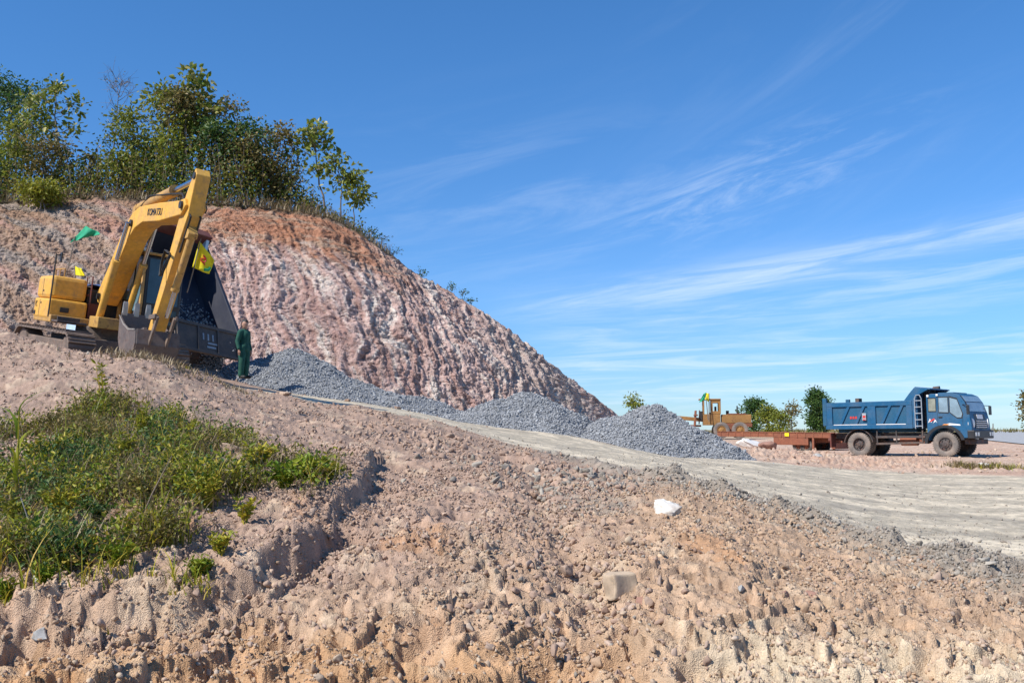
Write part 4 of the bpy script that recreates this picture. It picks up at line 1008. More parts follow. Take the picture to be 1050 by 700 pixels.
body.box(-1.48, .35, -1.28, 1.28, .98, 1.16)
body.box(.35, 1.15, -.42, .42, .98, 1.25)
body.build('deck', M['yellow_dirty'], hs_, .02)
MB().box(-1.50, .12, -1.30, -.44, 1.06, 1.54).build('tank_cover', M['yellow'], hs_, .05)
MB().box(-1.48, -.02, -1.28, -.46, 1.545, 2.10).build('hood', M['yellow'], hs_, .09)
cw = MB().prism([(-1.52, 1.0), (-1.0, 1.0), (-1.0, 1.98), (-1.52, 1.98)], -.44, 1.28).build('counterweight', M['yellow'], hs_, .1)
MB().box(-1.3, -.25, -.40, 1.26, 1.16, 1.9).build('engine_cover', M['dark_steel'], hs_, .03)
MB().box(.122, .15, -1.05, -.85, 1.24, 1.36).build('work_lamp', M['black'], hs_, .01)
MB().box(-1.42, -1.26, -1.315, -1.30, 1.13, 1.22).build('side_plate', M['black'], hs_)
text('lettering', 'PC', .2, M['black'], hs_, Matrix.Translation((-1.26, -1.304, 1.38)) @ Matrix.Rotation(R(90), 4, 'X'))
tp = MB()
NX, NY = 14, 18
for i in range(NX):
    for j in range(NY):
        x = -1.75 + 1.5 * i / (NX - 1); y = -.5 + 1.75 * j / (NY - 1); e = max(0, abs(j / (NY - 1) - .5) - .42) * 3
        tp.v.append((x, y, 2.03 + .035 * math.sin(x * 7 + y * 3) * math.cos(y * 6) - e * .6))
for i in range(NX - 1):
    for j in range(NY - 1): tp.f.append((i * NY + j, (i + 1) * NY + j, (i + 1) * NY + j + 1, i * NY + j + 1))
tr_ = tp.build('blue_tarpaulin', M['tarp'], None, smooth=60); tr_.matrix_world = EXM.copy()
sm = tr_.modifiers.new('solid', 'SOLIDIFY'); sm.thickness = .02
tag(tr_, 'crumpled blue tarpaulin spread over the excavator engine cover', 'tarpaulin')
each('panel_gap', [MB().box(-.9, -.888, -1.306, -1.30, 1.1, 1.5), MB().box(-.85, -.838, -1.286, -1.28, 1.62, 2.02)], M['black'], hs_)
each('panel_latch', [MB().box(-.8, -.72, -1.31, -1.30, 1.40, 1.44), MB().box(-.78, -.70, -1.29, -1.28, 1.70, 1.74)], M['black'], hs_)
MB().tube([(-1.55, -.9, 2.10), (-1.55, -.9, 2.32), (-.6, -.9, 2.32), (-.6, -.9, 2.10)], .016, 6).tube([(-1.1, -.9, 2.10), (-1.1, -.9, 2.32)], .014, 6).build('hand_rail', M['yellow_dirty'], hs_)
MB().cyl((-1.0, .2, 1.95), (-1.0, .2, 2.5), .055, 10).tube([(-1.0, .2, 2.48), (-1.05, .2, 2.58), (-1.18, .2, 2.62)], .055, 10).build('exhaust', M['chassis'], hs_, smooth=40)
MB().box(.13, .95, -1.25, -.6, 1.0, 1.05).box(.65, .7, -1.2, -.7, 1.05, 1.14).build('step', M['chassis'], hs_, .01)
# railings and machinery between hood and boom
rl = MB(); rl.tube([(-.5, -.38, 1.1), (-.5, -.38, 2.2), (.0, -.38, 2.2), (.05, -.38, 1.2)], .018, 6)
rl.tube([(-.4, -.46, 1.2), (-.35, -.46, 1.7), (.0, -.4, 1.75)], .03, 6); rl.box(-.5, 0, -.4, -.15, 1.16, 1.55)
rl.build('railing', M['maroon'], hs_)
mp = MB().tube([(.14, -1.29, 1.1), (.14, -1.30, 2.6)], .02, 6).tube([(.14, -1.30, 2.57), (.09, -1.1, 2.62)], .014, 6)
mr = mp.build('mirror_post', M['black'], hs_); MB().box(.03, .19, -1.20, -1.165, 2.42, 2.66).build('mirror', M['black'], mr, .015)
# cab
cb = MB()
cb.prism([(.08, 1.16), (1.62, 1.16), (1.66, 1.7), (1.5, 2.86), (.08, 2.86)], .36, 1.28)
cabo = cb.build('cab', M['black'], hs_, .05)
MB().box(.05, 1.56, .30, 1.32, 2.862, 2.93).build('cab_roof', M['yellow_dirty'], cabo, .03)
fw = MB()
for sd in (.345,):
    fw.prism([(.95, 1.5), (1.52, 1.5), (1.56, 1.72), (1.43, 2.74), (.95, 2.74)], sd - .008, sd + .008)
    fw.prism([(.2, 1.75), (.83, 1.75), (.83, 2.74), (.2, 2.74)], sd - .008, sd + .008)
fw.build('window', M['glass_blue'], cabo)
ws = MB().add([(1.672, .46, 1.72), (1.672, 1.19, 1.72), (1.52, 1.19, 2.78), (1.52, .46, 2.78), (1.655, .46, 1.71), (1.655, 1.19, 1.71), (1.50, 1.19, 2.78), (1.50, .46, 2.78)],
     [(0, 1, 2, 3), (7, 6, 5, 4), (0, 4, 5, 1), (1, 5, 6, 2), (2, 6, 7, 3), (3, 7, 4, 0)]); ws.build('windscreen', M['glass'], cabo)
wl = MB().box(1.655, 1.675, .46, 1.19, 1.25, 1.6); wl.build('lower_window', M['glass'], cabo)
MB().prism([(.05, 1.16), (.14, 1.16), (.2, 2.86), (.1, 2.86)], .26, .34).build('cab_post', M['yellow_dirty'], cabo, .01)
MB().prism([(1.60, 1.16), (1.72, 1.16), (1.74, 1.7), (1.6, 2.86), (1.5, 2.86), (1.63, 1.7)], .30, .36).build('cab_post', M['yellow_dirty'], cabo, .01)
# a small pale rag and helmet-like lamp on the roof front
MB().box(1.3, 1.42, .3, .42, 2.93, 3.02).build('roof_lamp', M['lamp'], cabo, .02)
# boom, in its own plane
F0 = np.array([.15, 1.75]); aB = .35; bS = -2.0
ca = np.array([math.cos(aB), math.sin(aB)]); cpn = np.array([-math.sin(aB), math.cos(aB)])
Bp = lambda s, o: tuple(F0 + ca * s + cpn * o)
T0 = F0 + ca * 5.6
ds = np.array([math.cos(bS), math.sin(bS)]); es = np.array([-ds[1], ds[0]])
Sp = lambda s, o: tuple(T0 + ds * s + es * o)
b3 = lambda q, v: (q[0], v, q[1])
boom_prof = [Bp(-.15, .16), Bp(.55, .46), Bp(1.5, .94), Bp(1.95, 1.13), Bp(2.4, 1.21), Bp(2.9, 1.15), Bp(4.2, .67), Bp(5.45, .17), Bp(5.72, .1), Bp(5.78, -.08), Bp(5.5, -.17), Bp(4.2, .24), Bp(3.1, .68), Bp(2.55, .76), Bp(2.1, .67), Bp(1.5, .40), Bp(.5, -.06), Bp(.0, -.2), Bp(-.2, -.05)]
boom = MB().prism(boom_prof, -.22, .22).build('boom', M['yellow'], hs_, .02)
lm = Matrix.Identity(4)
ang = math.atan2(*(np.array(Bp(4.4, .42)) - np.array(Bp(3.2, .92)))[::-1])
q = Bp(3.95, .55); 
xx_ = Vector((math.cos(ang), 0, math.sin(ang))); yy2 = Vector((-math.sin(ang), 0, math.cos(ang))); zz_ = Vector((0, -1, 0))
lm = Matrix((xx_, yy2, zz_)).transposed().to_4x4(); lm.translation = (q[0], -.228, q[1])
text('lettering', 'KOMATSU', .22, M['dark_steel'], boom, lm)
for q in (Bp(0, 0), Bp(2.38, .95), Bp(5.6, 0)): MB().cyl(b3(q, -.27), b3(q, .27), .08, 14).build('pivot_pin', M['dark_steel'], boom, smooth=40)
MB().prism([Bp(1.78, 1.1), Bp(2.2, 1.24), Bp(2.3, 1.5), Bp(2.1, 1.5)], -.12, .12).build('cylinder_bracket', M['yellow_dirty'], boom, .01)
def cylinder(name, a, b, r, frac, parent, mat):
    a = Vector(a); b = Vector(b); m = a.lerp(b, frac)
    o = MB().cyl(a, m, r, 14).cyl(m - (b - a).normalized() * .06, m + (b - a).normalized() * .02, r * 1.15, 14).build(name, mat, parent, smooth=40)
    MB().cyl(m, b, r * .55, 12).build('piston_rod', M['chrome'] if mat is not M['track'] else M['dark_steel'], o, smooth=40); return o
cylinder('arm_cylinder', b3(Bp(2.2, 1.45), 0), b3(Sp(-.66, .02), 0), .115, .60, ex, M['yellow_dirty'])
for v in (-.31, .31): cylinder('boom_cylinder', (.75, v, 1.15), b3(Bp(2.38, .95), v), .085, .62, hs_, M['yellow'])
ho = MB()
for v in (-.1, .1): ho.tube([b3(Bp(2.0, 1.3), v), b3(Bp(3.2, 1.30), v), b3(Bp(4.6, .72), v), b3(Bp(5.4, .36), v * 1.5), b3(Sp(.1, .34), v), b3(Sp(.9, .30), v)], .022, 6)
for v in (-.24, -.27): ho.tube([b3(Sp(1.0, .25), v), b3(Sp(1.15, .32), v * 1.2), b3(Sp(1.45, .26), v * 1.25), b3(Sp(1.55, .1), v * 1.1), b3(Sp(1.35, -.12), v), b3(Sp(1.05, -.1), v), b3(Sp(1.0, .2), v)], .017, 6)
ho.build('hydraulic_hose', M['rubber'], boom, smooth=60)
st_prof = [Sp(-.80, -.05), Sp(-.2, -.16), Sp(.3, -.18), Sp(2.85, -.10), Sp(3.0, 0), Sp(2.9, .10), Sp(.75, .22), Sp(.1, .28), Sp(-.72, .10)]
stick = MB().prism(st_prof, -.15, .15).build('stick', M['yellow'], hs_, .018)
MB().cyl(b3(Sp(-.66, .02), -.175), b3(Sp(-.66, .02), .175), .075).build('end_block', M['dark_steel'], stick, .01)
cylinder('bucket_cylinder', b3(Sp(.45, .42), 0), b3(Sp(2.35, .34), 0), .075, .66, ex, M['yellow_dirty'])
MB().prism([Sp(.3, .22), Sp(.65, .20), Sp(.5, .48), Sp(.4, .48)], -.1, .1).build('cylinder_bracket', M['yellow_dirty'], stick, .01)
H0 = np.array(Sp(2.9, 0))
lk = MB()
for v in (-.22, .22): lk.bar(b3(Sp(2.35, .34), v), b3(Sp(2.55, 0), v), .05, .1); lk.bar(b3(Sp(2.35, .34), v * .8), (H0[0] + .18, v * .8, H0[1] - .28), .05, .1)
lk.build('bucket_link', M['track'], stick, .01)
Q = lambda u, w: (H0[0] + u, H0[1] + w)
bk_out = [Q(.14, .06), Q(.24, -.25), Q(.12, -.52), Q(-.22, -.66), Q(-.72, -.58), Q(-1.06, -.24), Q(-1.17, .36)]
bk_in = [Q(-1.135, .36), Q(-1.025, -.22), Q(-.7, -.53), Q(-.22, -.61), Q(.09, -.48), Q(.20, -.24), Q(.11, .05)]
W_ = .44
bucket = MB().prism(bk_out + bk_in, -W_, W_)
sidep = [Q(.12, .04), Q(.22, -.25), Q(.11, -.50), Q(-.22, -.64), Q(-.71, -.56), Q(-1.045, -.23), Q(-1.155, .30), Q(-.75, .12), Q(-.35, .02)]
bucket.prism(sidep, -W_ - .03, -W_ + .012); bucket.prism(sidep, W_ - .012, W_ + .03)
bk = bucket.build('bucket', M['bucket'], hs_, .008)
MB().prism([Q(.1, .1), Q(-.1, .06), Q(-.02, -.1), Q(.16, -.1)], -.30, -.22).prism([Q(.1, .1), Q(-.1, .06), Q(-.02, -.1), Q(.16, -.1)], .22, .30).cyl(b3(Q(0, 0), -.32), b3(Q(0, 0), .32), .06).build('bucket_ear', M['bucket'], bk, .01)
for v in (-.37, -.125, .125, .37):
    MB().prism([Q(-1.19, .30), Q(-1.12, .30), Q(-1.135, .46), Q(-1.17, .62), Q(-1.19, .46)], v - .055, v + .055).build('tooth', M['tooth'], bk, .012)
MB().prism([Q(-1.165, .30), Q(-1.13, .30), Q(-.75, .14), Q(-.35, .04), Q(.12, .05), Q(.12, .02), Q(-.35, 0), Q(-.76, .1)], -W_ - .045, -W_ - .032).build('side_cutter', M['tooth'], bk)

# ------------------------------------------------------------------ flags
def flag(name, base, top, corners, mat, label, thick=.012, waves=.06, extra=None, polemat='pole', r=.014):
    """pole from base to top and a cloth patch through its corner points"""
    base = np.array(base); o = empty(name, tuple(base), label, 'flag')
    MB().tube([(0, 0, 0), tuple((np.array(top) - base) * .5 + [.01, 0, 0]), tuple(np.array(top) - base)], [r, r * .9, r * .7], 7).build('flag_pole', M[polemat], o)
    a, b, c, d = [np.array(q) - base for q in corners]; n = 16; V, F = [], []
    for i in range(n):
        for j in range(n):
            u, v = i / (n - 1), j / (n - 1); p = (a * (1 - u) + b * u) * (1 - v) + (d * (1 - u) + c * u) * v
            V.append(p + np.array([.0, 1, .25]) * waves * math.sin(u * 8 + v * 2.5) * u)
    i_ = np.arange(n * n).reshape(n, n); F = np.stack([i_[:-1, :-1], i_[1:, :-1], i_[1:, 1:], i_[:-1, 1:]], -1).reshape(-1, 4)
    cl = mesh_np('flag_cloth', np.array(V), F, M[mat], o, smooth=True); s = cl.modifiers.new('s', 'SOLIDIFY'); s.thickness = thick
    return o, cl
Yf = 23.9
o, cl = flag('flag', P(66, 290, Yf), P(77, 242, Yf), [P(71.5, 249, Yf), P(89, 243, Yf), P(104, 240, Yf - .2), P(88, 231.5, Yf)], 'flag_green', 'green pennant flying from a thin pole above the excavator hood', waves=.09)
Yf = 23.6
flag('flag', P(77, 296, Yf), P(76.5, 272, Yf), [P(76.5, 282, Yf), P(86, 283, Yf - .1), P(84, 276, Yf - .1), P(77, 273, Yf)], 'flag_yellow', 'small yellow flag standing low on the excavator hood', waves=.05)
Yf = 20.2
o, cl = flag('flag', P(192, 300, Yf), P(206, 245, Yf), [P(197, 274, Yf), P(214, 281, Yf + .1), P(220, 267, Yf + .15), P(204.5, 247, Yf)], 'flag_yellow', 'bright yellow flag with a red emblem and green corner beside the excavator stick', waves=.03)
pa, pb_, pc2, pd = [P(197, 274, Yf), P(214, 281, Yf + .1), P(220, 267, Yf + .15), P(204.5, 247, Yf)]
def onflag(u, v): return (pa * (1 - u) + pb_ * u) * (1 - v) + (pd * (1 - u) + pc2 * u) * v + np.array([0, 1, .25]) * .03 * math.sin(u * 8 + v * 2.5) * u + np.array([.0, -.022, 0]) - np.array(o.location)
em = MB()
arc = [onflag(.46 + .16 * math.cos(t), .56 + .14 * math.sin(t)) for t in np.linspace(-2.3, 1.8, 12)]
em.tube(arc, .017, 5); em.tube([onflag(.34, .50), onflag(.58, .64)], .015, 5); em.tube([onflag(.52, .44), onflag(.66, .36)], .013, 5)
em.build('emblem', M['red'], cl)
gp = MB(); gp.tube([onflag(.70, .12), onflag(.9, .22), onflag(.95, .42)], .03, 6); gp.build('emblem', M['flag_green'], cl)

# ------------------------------------------------------------------ wheels
def wheel(name, loc, r, w, mat='tyre', rim='black', parent=None, dual=False, side=-1, hub='chassis', n=36, lugs=True):
    m = Matrix.Translation(loc)
    t = MB()
    k = r
    def one(y0):
        prof = [(k * .56, -w * .42), (k * .66, -w * .5), (k * .88, -w * .52), (k * .96, -w * .46), (k * .985, -w * .33), (k * .985, w * .33), (k * .96, w * .46), (k * .88, w * .52), (k * .66, w * .5), (k * .56, w * .42)]
        t.lathe([(a, y + y0) for a, y in prof], n, m, close=True)
        if lugs:
            for i in range(n):
                a = 2 * math.pi * (i + .25) / n
                q = m @ Matrix.Rotation(a, 4, 'Y') @ Matrix.Translation((k * .985, y0, 0))
                t.box(-.012, .018, -w * .44, -w * .05, -k * .05, k * .05, q); 
                q2 = m @ Matrix.Rotation(a + math.pi / n, 4, 'Y') @ Matrix.Translation((k * .985, y0, 0))
                t.box(-.012, .018, w * .05, w * .44, -k * .05, k * .05, q2)
    ys = (0, -side * w * 1.12) if dual else (0,)
    for y0 in ys: one(y0)
    o = t.build(name, M[mat], parent, smooth=35)
    rm = MB(); s = side
    prof = [(k * .56, s * w * .40), (k * .52, s * w * .42), (k * .50, s * w * (.05 if dual else .25)), (k * .30, s * w * (-.02 if dual else .30)), (k * .26, s * w * (.2 if dual else .42)), (k * .12, s * w * (.28 if dual else .50)), (.005, s * w * (.30 if dual else .52))]
    rm.lathe(prof, 24, m); rm.lathe([(k * .56, -s * w * .4), (k * .5, -s * w * .3), (.01, -s * w * .25)], 24, m)
    for i in range(8):
        a = 2 * math.pi * i / 8; yb = s * w * (.0 if dual else .32)
        rm.cyl(m @ Vector((k * .40 * math.cos(a), yb - s * .02, k * .40 * math.sin(a))), m @ Vector((k * .40 * math.cos(a), yb + s * .05, k * .40 * math.sin(a))), .02, 6)
    rm.build('rim', M[rim], o, smooth=40)
    MB().cyl(m @ Vector((0, s * w * (.24 if dual else .46), 0)), m @ Vector((0, s * w * (.36 if dual else .56), 0)), k * .13, 14).build('hub', M[hub], o, smooth=40)
    return o

# ------------------------------------------------------------------ tipping truck behind the excavator
p = P(190, 380, 28.3); ht = math.radians(141)
org = p + np.array([math.cos(ht), math.sin(ht), 0]) * .9
org[2] = 1.52
dk = empty('dump_truck', frame(tuple(org), ht, R(5), R(7)), 'dark dump truck behind the excavator with raised bed tipping gravel through its open tailgate', 'truck')
DKM = dk.matrix_world.copy()
MB().box(-1.0, 4.6, -.42, -.30, .62, .84).box(-1.0, 4.6, .30, .42, .62, .84).box(-1.0, -.9, -.42, .42, .62, .84).box(1.5, 1.6, -.3, .3, .62, .8).box(-.9, -.8, -1.0, 1.0, .5, .62).build('chassis', M['chassis'], dk, .01)
for v, sd in ((-.95, -1), (.95, 1)):
    wheel('wheel', (0, v, .48), .48, .26, 'tyre', 'black', dk, True, sd); wheel('wheel', (3.5, v, .48), .48, .26, 'tyre', 'black', dk, False, sd)
BR = Matrix.Translation((-.75, 0, .98)) @ Matrix.Rotation(R(-47), 4, 'Y')
bed = MB().box(0, 3.7, -1.1, 1.1, 0, .06, BR).prism([(0, .03), (3.7, .03), (3.7, .95), (.4, .95), (0, .9)], -1.14, -1.08, BR).prism([(0, .03), (3.7, .03), (3.7, .95), (.4, .95), (0, .9)], 1.08, 1.14, BR)
bed.box(3.66, 3.72, -1.12, 1.12, 0, 1.25, BR); bed.box(-.02, 3.7, -1.17, -1.06, .9, .98, BR); bed.box(-.02, 3.7, 1.06, 1.17, .9, .98, BR)
for u in (.02, .95, 1.9, 2.85): bed.box(u, u + .1, -1.2, -1.14, 0, .93, BR); bed.box(u, u + .1, 1.14, 1.2, 0, .93, BR)
bd = bed.build('dump_bed', M['navy'], dk, .01)
MB().prism([(3.64, 1.0), (3.95, .98), (4.15, .5), (4.0, 1.32), (3.6, 1.42)], -1.05, 1.05, BR).build('canopy', M['maroon'], bd, .03)
MB().prism([(3.3, .98), (3.64, 1.0), (3.64, 1.3)], -1.0, -.9, BR).prism([(3.3, .98), (3.64, 1.0), (3.64, 1.3)], .9, 1.0, BR).build('corner_brace', M['pale_blue'], bd)
ld = MB()
rgt = np.random.default_rng(4)
# the load still sliding down the bed floor
nq = 1000; uq = rgt.uniform(.05, 1, nq) * rgt.uniform(.3, 2.0, nq); vq = rgt.uniform(-1.0, 1.0, nq); hq_ = .10 + .24 * np.exp(-((uq - .7) / .9) ** 2) * (1 - .3 * vq ** 2)
pq = np.array([list(BR @ Vector((a, b_, .06 + h_ * rgt.uniform(.2, 1)))) for a, b_, h_ in zip(uq, vq, hq_)])
V, F = scatter(pq, rgt.uniform(.03, .07, nq), ROCK_S, rgt); lo = mesh_np('gravel_load', V, F, M['gravel']); lo.matrix_world = DKM.copy()
tag(lo, kind='stuff')
tgm = BR @ Matrix.Translation((-.06, 0, .94)) @ Matrix.Rotation(R(47 + 22), 4, 'Y')
tg = MB().box(-.05, 0, -1.08, 1.08, -.88, 0, tgm)
for v in (-1.03, -.36, .30, .97): tg.box(-.09, -.052, v, v + .06, -.86, -.02, tgm)
tg.box(-.092, -.052, -1.06, 1.06, -.09, -.0, tgm); tg.box(-.092, -.052, -1.06, 1.06, -.88, -.8, tgm)
tgo = tg.build('tailgate', M['tailgate'], dk, .008)
mk = MB(); 
for dx, dz, w_, h_ in ((-.16, -.36, .05, .2), (0, -.36, .05, .2), (.16, -.36, .05, .2), (-.16, -.54, .36, .05), (-.1, -.66, .3, .06)): mk.box(-.062, -.054, -.0 + dx - w_ / 2, dx + w_ / 2, dz - h_ / 2, dz + h_ / 2, tgm)
mk.build('mark_or_highlight', M['ladder'], tgo)
cabm = MB().prism([(3.0, .85), (4.7, .85), (4.75, 1.5), (4.45, 2.45), (3.0, 2.45)], -1.02, 1.02); co_ = cabm.build('cab', M['pale_blue'], dk, .05)
MB().box(3.2, 4.2, -1.03, -1.021, 1.65, 2.25).box(3.2, 4.2, 1.021, 1.03, 1.65, 2.25).box(2.985, 2.999, -.7, .7, 1.6, 2.2).build('window', M['glass'], co_)
MB().bar((1.6, 0, .85), tuple(BR @ Vector((2.6, 0, .0))), .16).build('tipping_ram', M['chrome'], dk)
each('mud_flap', [MB().box(-1.0, -.95, -1.1, -.6, .45, 1.0), MB().box(-1.0, -.95, .6, 1.1, .45, 1.0)], M['rubber'], dk)
# gravel falling from the tailgate and the fresh heap below
c0 = P(213, 378, 28.6); c0[2] = float(base_z(c0[0:1], c0[1:2])[0])
n = 1500; t = rgt.uniform(0, 1, n) ** .8; q = np.stack([c0[0] + rgt.normal(0, .34, n), c0[1] + .1 + rgt.normal(0, .16, n), c0[2] + .95 * t], -1)
V, F = scatter(q, rgt.uniform(.018, .05, n), ROCK_S, rgt); o = mesh_np('falling_gravel', V - c0, F, M['gravel']); o.location = c0
tag(o, 'stream of grey gravel and dust falling out below the open tailgate', 'falling gravel')
n = 2600; a = rgt.uniform(0, 6.28, n); r_ = np.sqrt(rgt.uniform(0, 1, n)); q = np.stack([c0[0] - .25 + r_ * np.cos(a) * .7, c0[1] + .2 + r_ * np.sin(a) * .6, 0 * a], -1)
q[:, 2] = base_z(q[:, 0], q[:, 1]) + .32 * (1 - r_) + .01
V, F = scatter(q, rgt.uniform(.03, .07, n), ROCK_S, rgt); o = mesh_np('gravel_heap', V - c0, F, M['gravel']); o.location = c0
tag(o, 'small fresh heap of grey gravel under the dark truck tailgate', 'gravel heap')

# ------------------------------------------------------------------ person
def remeshed(name, chains, mat, parent, voxel=.012, sub=None):
    """capsule chains [(points, radii)] fused into one continuous surface"""
    mb = MB()
    for pts, rad in chains:
        for i in range(len(pts) - 1):
            a, b_ = Vector(pts[i]), Vector(pts[i + 1]); ra, rb = rad[i], rad[i + 1]; L = (b_ - a).length; d = (b_ - a).normalized()
            ps, rs = [], []
            for k in range(5): th = -math.pi / 2 + (math.pi / 2) * k / 4; ps.append(a + d * ra * math.sin(th)); rs.append(max(ra * math.cos(th), .0008))
            for k in range(5): th = (math.pi / 2) * k / 4; ps.append(b_ + d * rb * math.sin(th)); rs.append(max(rb * math.cos(th), .0008))
            mb.tube(ps, rs, 14)
    o = mb.build(name, mat, parent)
    m = o.modifiers.new('r', 'REMESH'); m.mode = 'VOXEL'; m.voxel_size = voxel; m.use_smooth_shade = True
    s = o.modifiers.new('s', 'SMOOTH'); s.factor = .5; s.iterations = 3
    return o
pp = P(249.5, 388, 27.2)
# figure faces +x (to the right of the frame), slightly turned to the camera
pe = empty('person', frame(tuple(pp), R(-28)) @ Matrix.Scale(.95, 4), 'person in dark green overalls standing by the open tailgate, arms hanging, watching the gravel', 'person')
def hand(sx, wrist, d):
    w = np.array(wrist); ch = [([w, w + [.0, 0, -.085]], [.026, .030])]
    for k, (o_, L) in enumerate([(-.024, .068), (-.008, .076), (.009, .072), (.024, .058)]):
        b_ = w + [o_, 0, -.085]; ch.append(([b_, b_ + [.004, -sx * .006, -L * .5], b_ + [.0, -sx * .018, -L]], [.0095, .009, .008]))
    b_ = w + [.022, 0, -.03]; ch.append(([b_, b_ + [.022, -sx * .006, -.03], b_ + [.026, -sx * .008, -.058]], [.012, .0105, .009])); return ch
body = [([(0, 0, .90), (-.01, 0, 1.08), (.0, 0, 1.28), (-.015, 0, 1.38)], [.125, .115, .125, .09]), ([(-.015, -.13, 1.36), (-.015, .13, 1.36)], [.07, .07]),
        ([(-.015, 0, 1.38), (.005, 0, 1.47)], [.055, .052]), ([(.01, 0, 1.535), (.015, 0, 1.61)], [.086, .098]), ([(.04, 0, 1.50), (.05, 0, 1.535)], [.05, .055]),
        ([(.09, 0, 1.575), (.118, 0, 1.555), (.112, 0, 1.545)], [.012, .015, .014]), ([(.075, -.03, 1.585), (.075, .03, 1.585)], [.03, .03]), ([(.092, -.02, 1.522), (.092, .02, 1.522)], [.012, .012])]
for s in (-1, 1):
    body += [([(.0, s * .085, .90), (.02, s * .10, .50), (-.01, s * .10, .09)], [.095, .065, .045]), ([(-.02, s * .10, .045), (.15, s * .115, .035)], [.042, .036]),
             ([(-.015, s * .17, 1.35), (-.05, s * .235, 1.08), (.03, s * .245, .85)], [.055, .044, .032]), ([(.0, s * .088, 1.565), (.005, s * .092, 1.545)], [.016, .012])]
    body += hand(s, (.035, s * .245, .83), 1)
remeshed('body', body, M['skin'], pe, .009)
jk = [([(0, 0, .88), (-.01, 0, 1.06), (.0, 0, 1.28), (-.015, 0, 1.385)], [.150, .138, .148, .10]), ([(-.015, -.14, 1.36), (-.015, .14, 1.36)], [.085, .085]), ([(-.015, 0, 1.38), (-.01, 0, 1.425)], [.085, .07])]
tz = []
for s in (-1, 1):
    jk += [([(-.015, s * .17, 1.35), (-.05, s * .235, 1.08), (.025, s * .245, .87)], [.075, .064, .052])]
    tz += [([(0, s * .08, .90), (.02, s * .10, .50), (-.01, s * .10, .10)], [.118, .092, .078])]
remeshed('jacket', jk, M['overalls'], pe, .012); remeshed('trousers', tz + [([(0, -.05, .92), (0, .05, .92)], [.13, .13])], M['overalls'], pe, .012)
for s in (-1, 1): remeshed('boot', [([(-.02, s * .10, .05), (.15, s * .115, .042)], [.052, .046]), ([(-.015, s * .10, .06), (-.012, s * .10, .16)], [.055, .055])], M['boot'], pe, .012)
remeshed('hair', [([(-.025, 0, 1.59), (-.01, 0, 1.655), (.05, 0, 1.68)], [.085, .086, .062]), ([(-.03, -.03, 1.55), (-.03, .03, 1.55)], [.06, .06])], M['hair'], pe, .01)

# ------------------------------------------------------------------ blue dump truck
bx, by = 17.0, 37.55
bz = float(ground_z(np.array([bx]), np.array([by]))[0])
bt = empty('dump_truck', frame((bx - .03, by, -1.03), R(-45), R(.6), 0) @ Matrix.Scale(.97, 4), 'blue two axle dump truck standing empty on the pale soil beside the asphalt road', 'truck')
for u, dual in ((0, False), (-3.5, True)):
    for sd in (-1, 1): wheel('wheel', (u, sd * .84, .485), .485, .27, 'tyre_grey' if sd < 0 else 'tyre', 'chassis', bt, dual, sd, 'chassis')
ch = MB()
for v in (-.42, .34): ch.box(-4.75, .9, v, v + .08, .72, .95)
for u in (-4.7, -3.0, -1.6, -.4): ch.box(u, u + .1, -.36, .36, .74, .92)
ch.build('chassis', M['chassis'], bt, .01)
MB().tube([(0, -.7, .485), (0, .7, .485)], .08, 8).tube([(-3.5, -.7, .485), (-3.5, .7, .485)], .09, 8).lathe([(.02, -.2), (.2, -.12), (.2, .12), (.02, .2)], 12, Matrix.Translation((-3.5, 0, .485))).bar((-3.3, 0, .5), (-.8, 0, .75), .09).build('axle', M['chassis'], bt, smooth=40)
each('leaf_spring', [MB().box(-4.3, -2.7, -.62, -.5, .82, .9), MB().box(-4.3, -2.7, .5, .62, .82, .9), MB().box(-.75, .75, -.6, -.5, .68, .75)], M['chassis'], bt)
sg = MB(); sg.bar((-2.75, -.98, .78), (-.75, -.98, .78), .06, .09); sg.bar((-2.75, -.98, .50), (-.85, -.98, .55), .05, .08)
for u in (-2.7, -1.9, -.85): sg.bar((u, -.98, .52), (u, -.98, 1.05), .05)
sg.bar((-2.75, .98, .6), (-.75, .98, .6), .05, .09)
sg.build('side_guard', M['chassis'], bt, .006)
MB().cyl((-1.85, -.62, .62), (-1.2, -.62, .62), .19, 16).box(-1.0, -.72, -.95, -.5, .52, .85).build('air_tank', M['rust_dark'], bt, smooth=40)
MB().cyl((-.80, -.97, .77), (-.80, -.8, .77), .155, 18).build('air_filter', M['dark_steel'], bt, smooth=40)
for sd in (-1, 1):
    fd = MB()
    arc = [(-3.5 + .60 * math.cos(a), .485 + .60 * math.sin(a)) for a in np.linspace(R(8), R(172), 14)]
    arc2 = [(-3.5 + .63 * math.cos(a), .485 + .64 * math.sin(a)) for a in np.linspace(R(172), R(8), 14)]
    y0, y1 = sorted((sd * .60, sd * 1.0))
    for (a0, a1, b0, b1) in zip(arc[:-1], arc[1:], arc2[::-1][:-1], arc2[::-1][1:]): fd.prism([a0, a1, b1, b0], y0, y1)
    fd.build('mudguard', M['chassis'], bt)
each('mud_flap', [MB().box(-4.78, -4.72, -.95, -.55, .35, .95), MB().box(-4.78, -4.72, .55, .95, .35, .95)], M['maroon'], bt)
MB().box(-4.86, -4.78, -.95, .95, .62, .74).build('rear_bumper', M['maroon'], bt, .01)
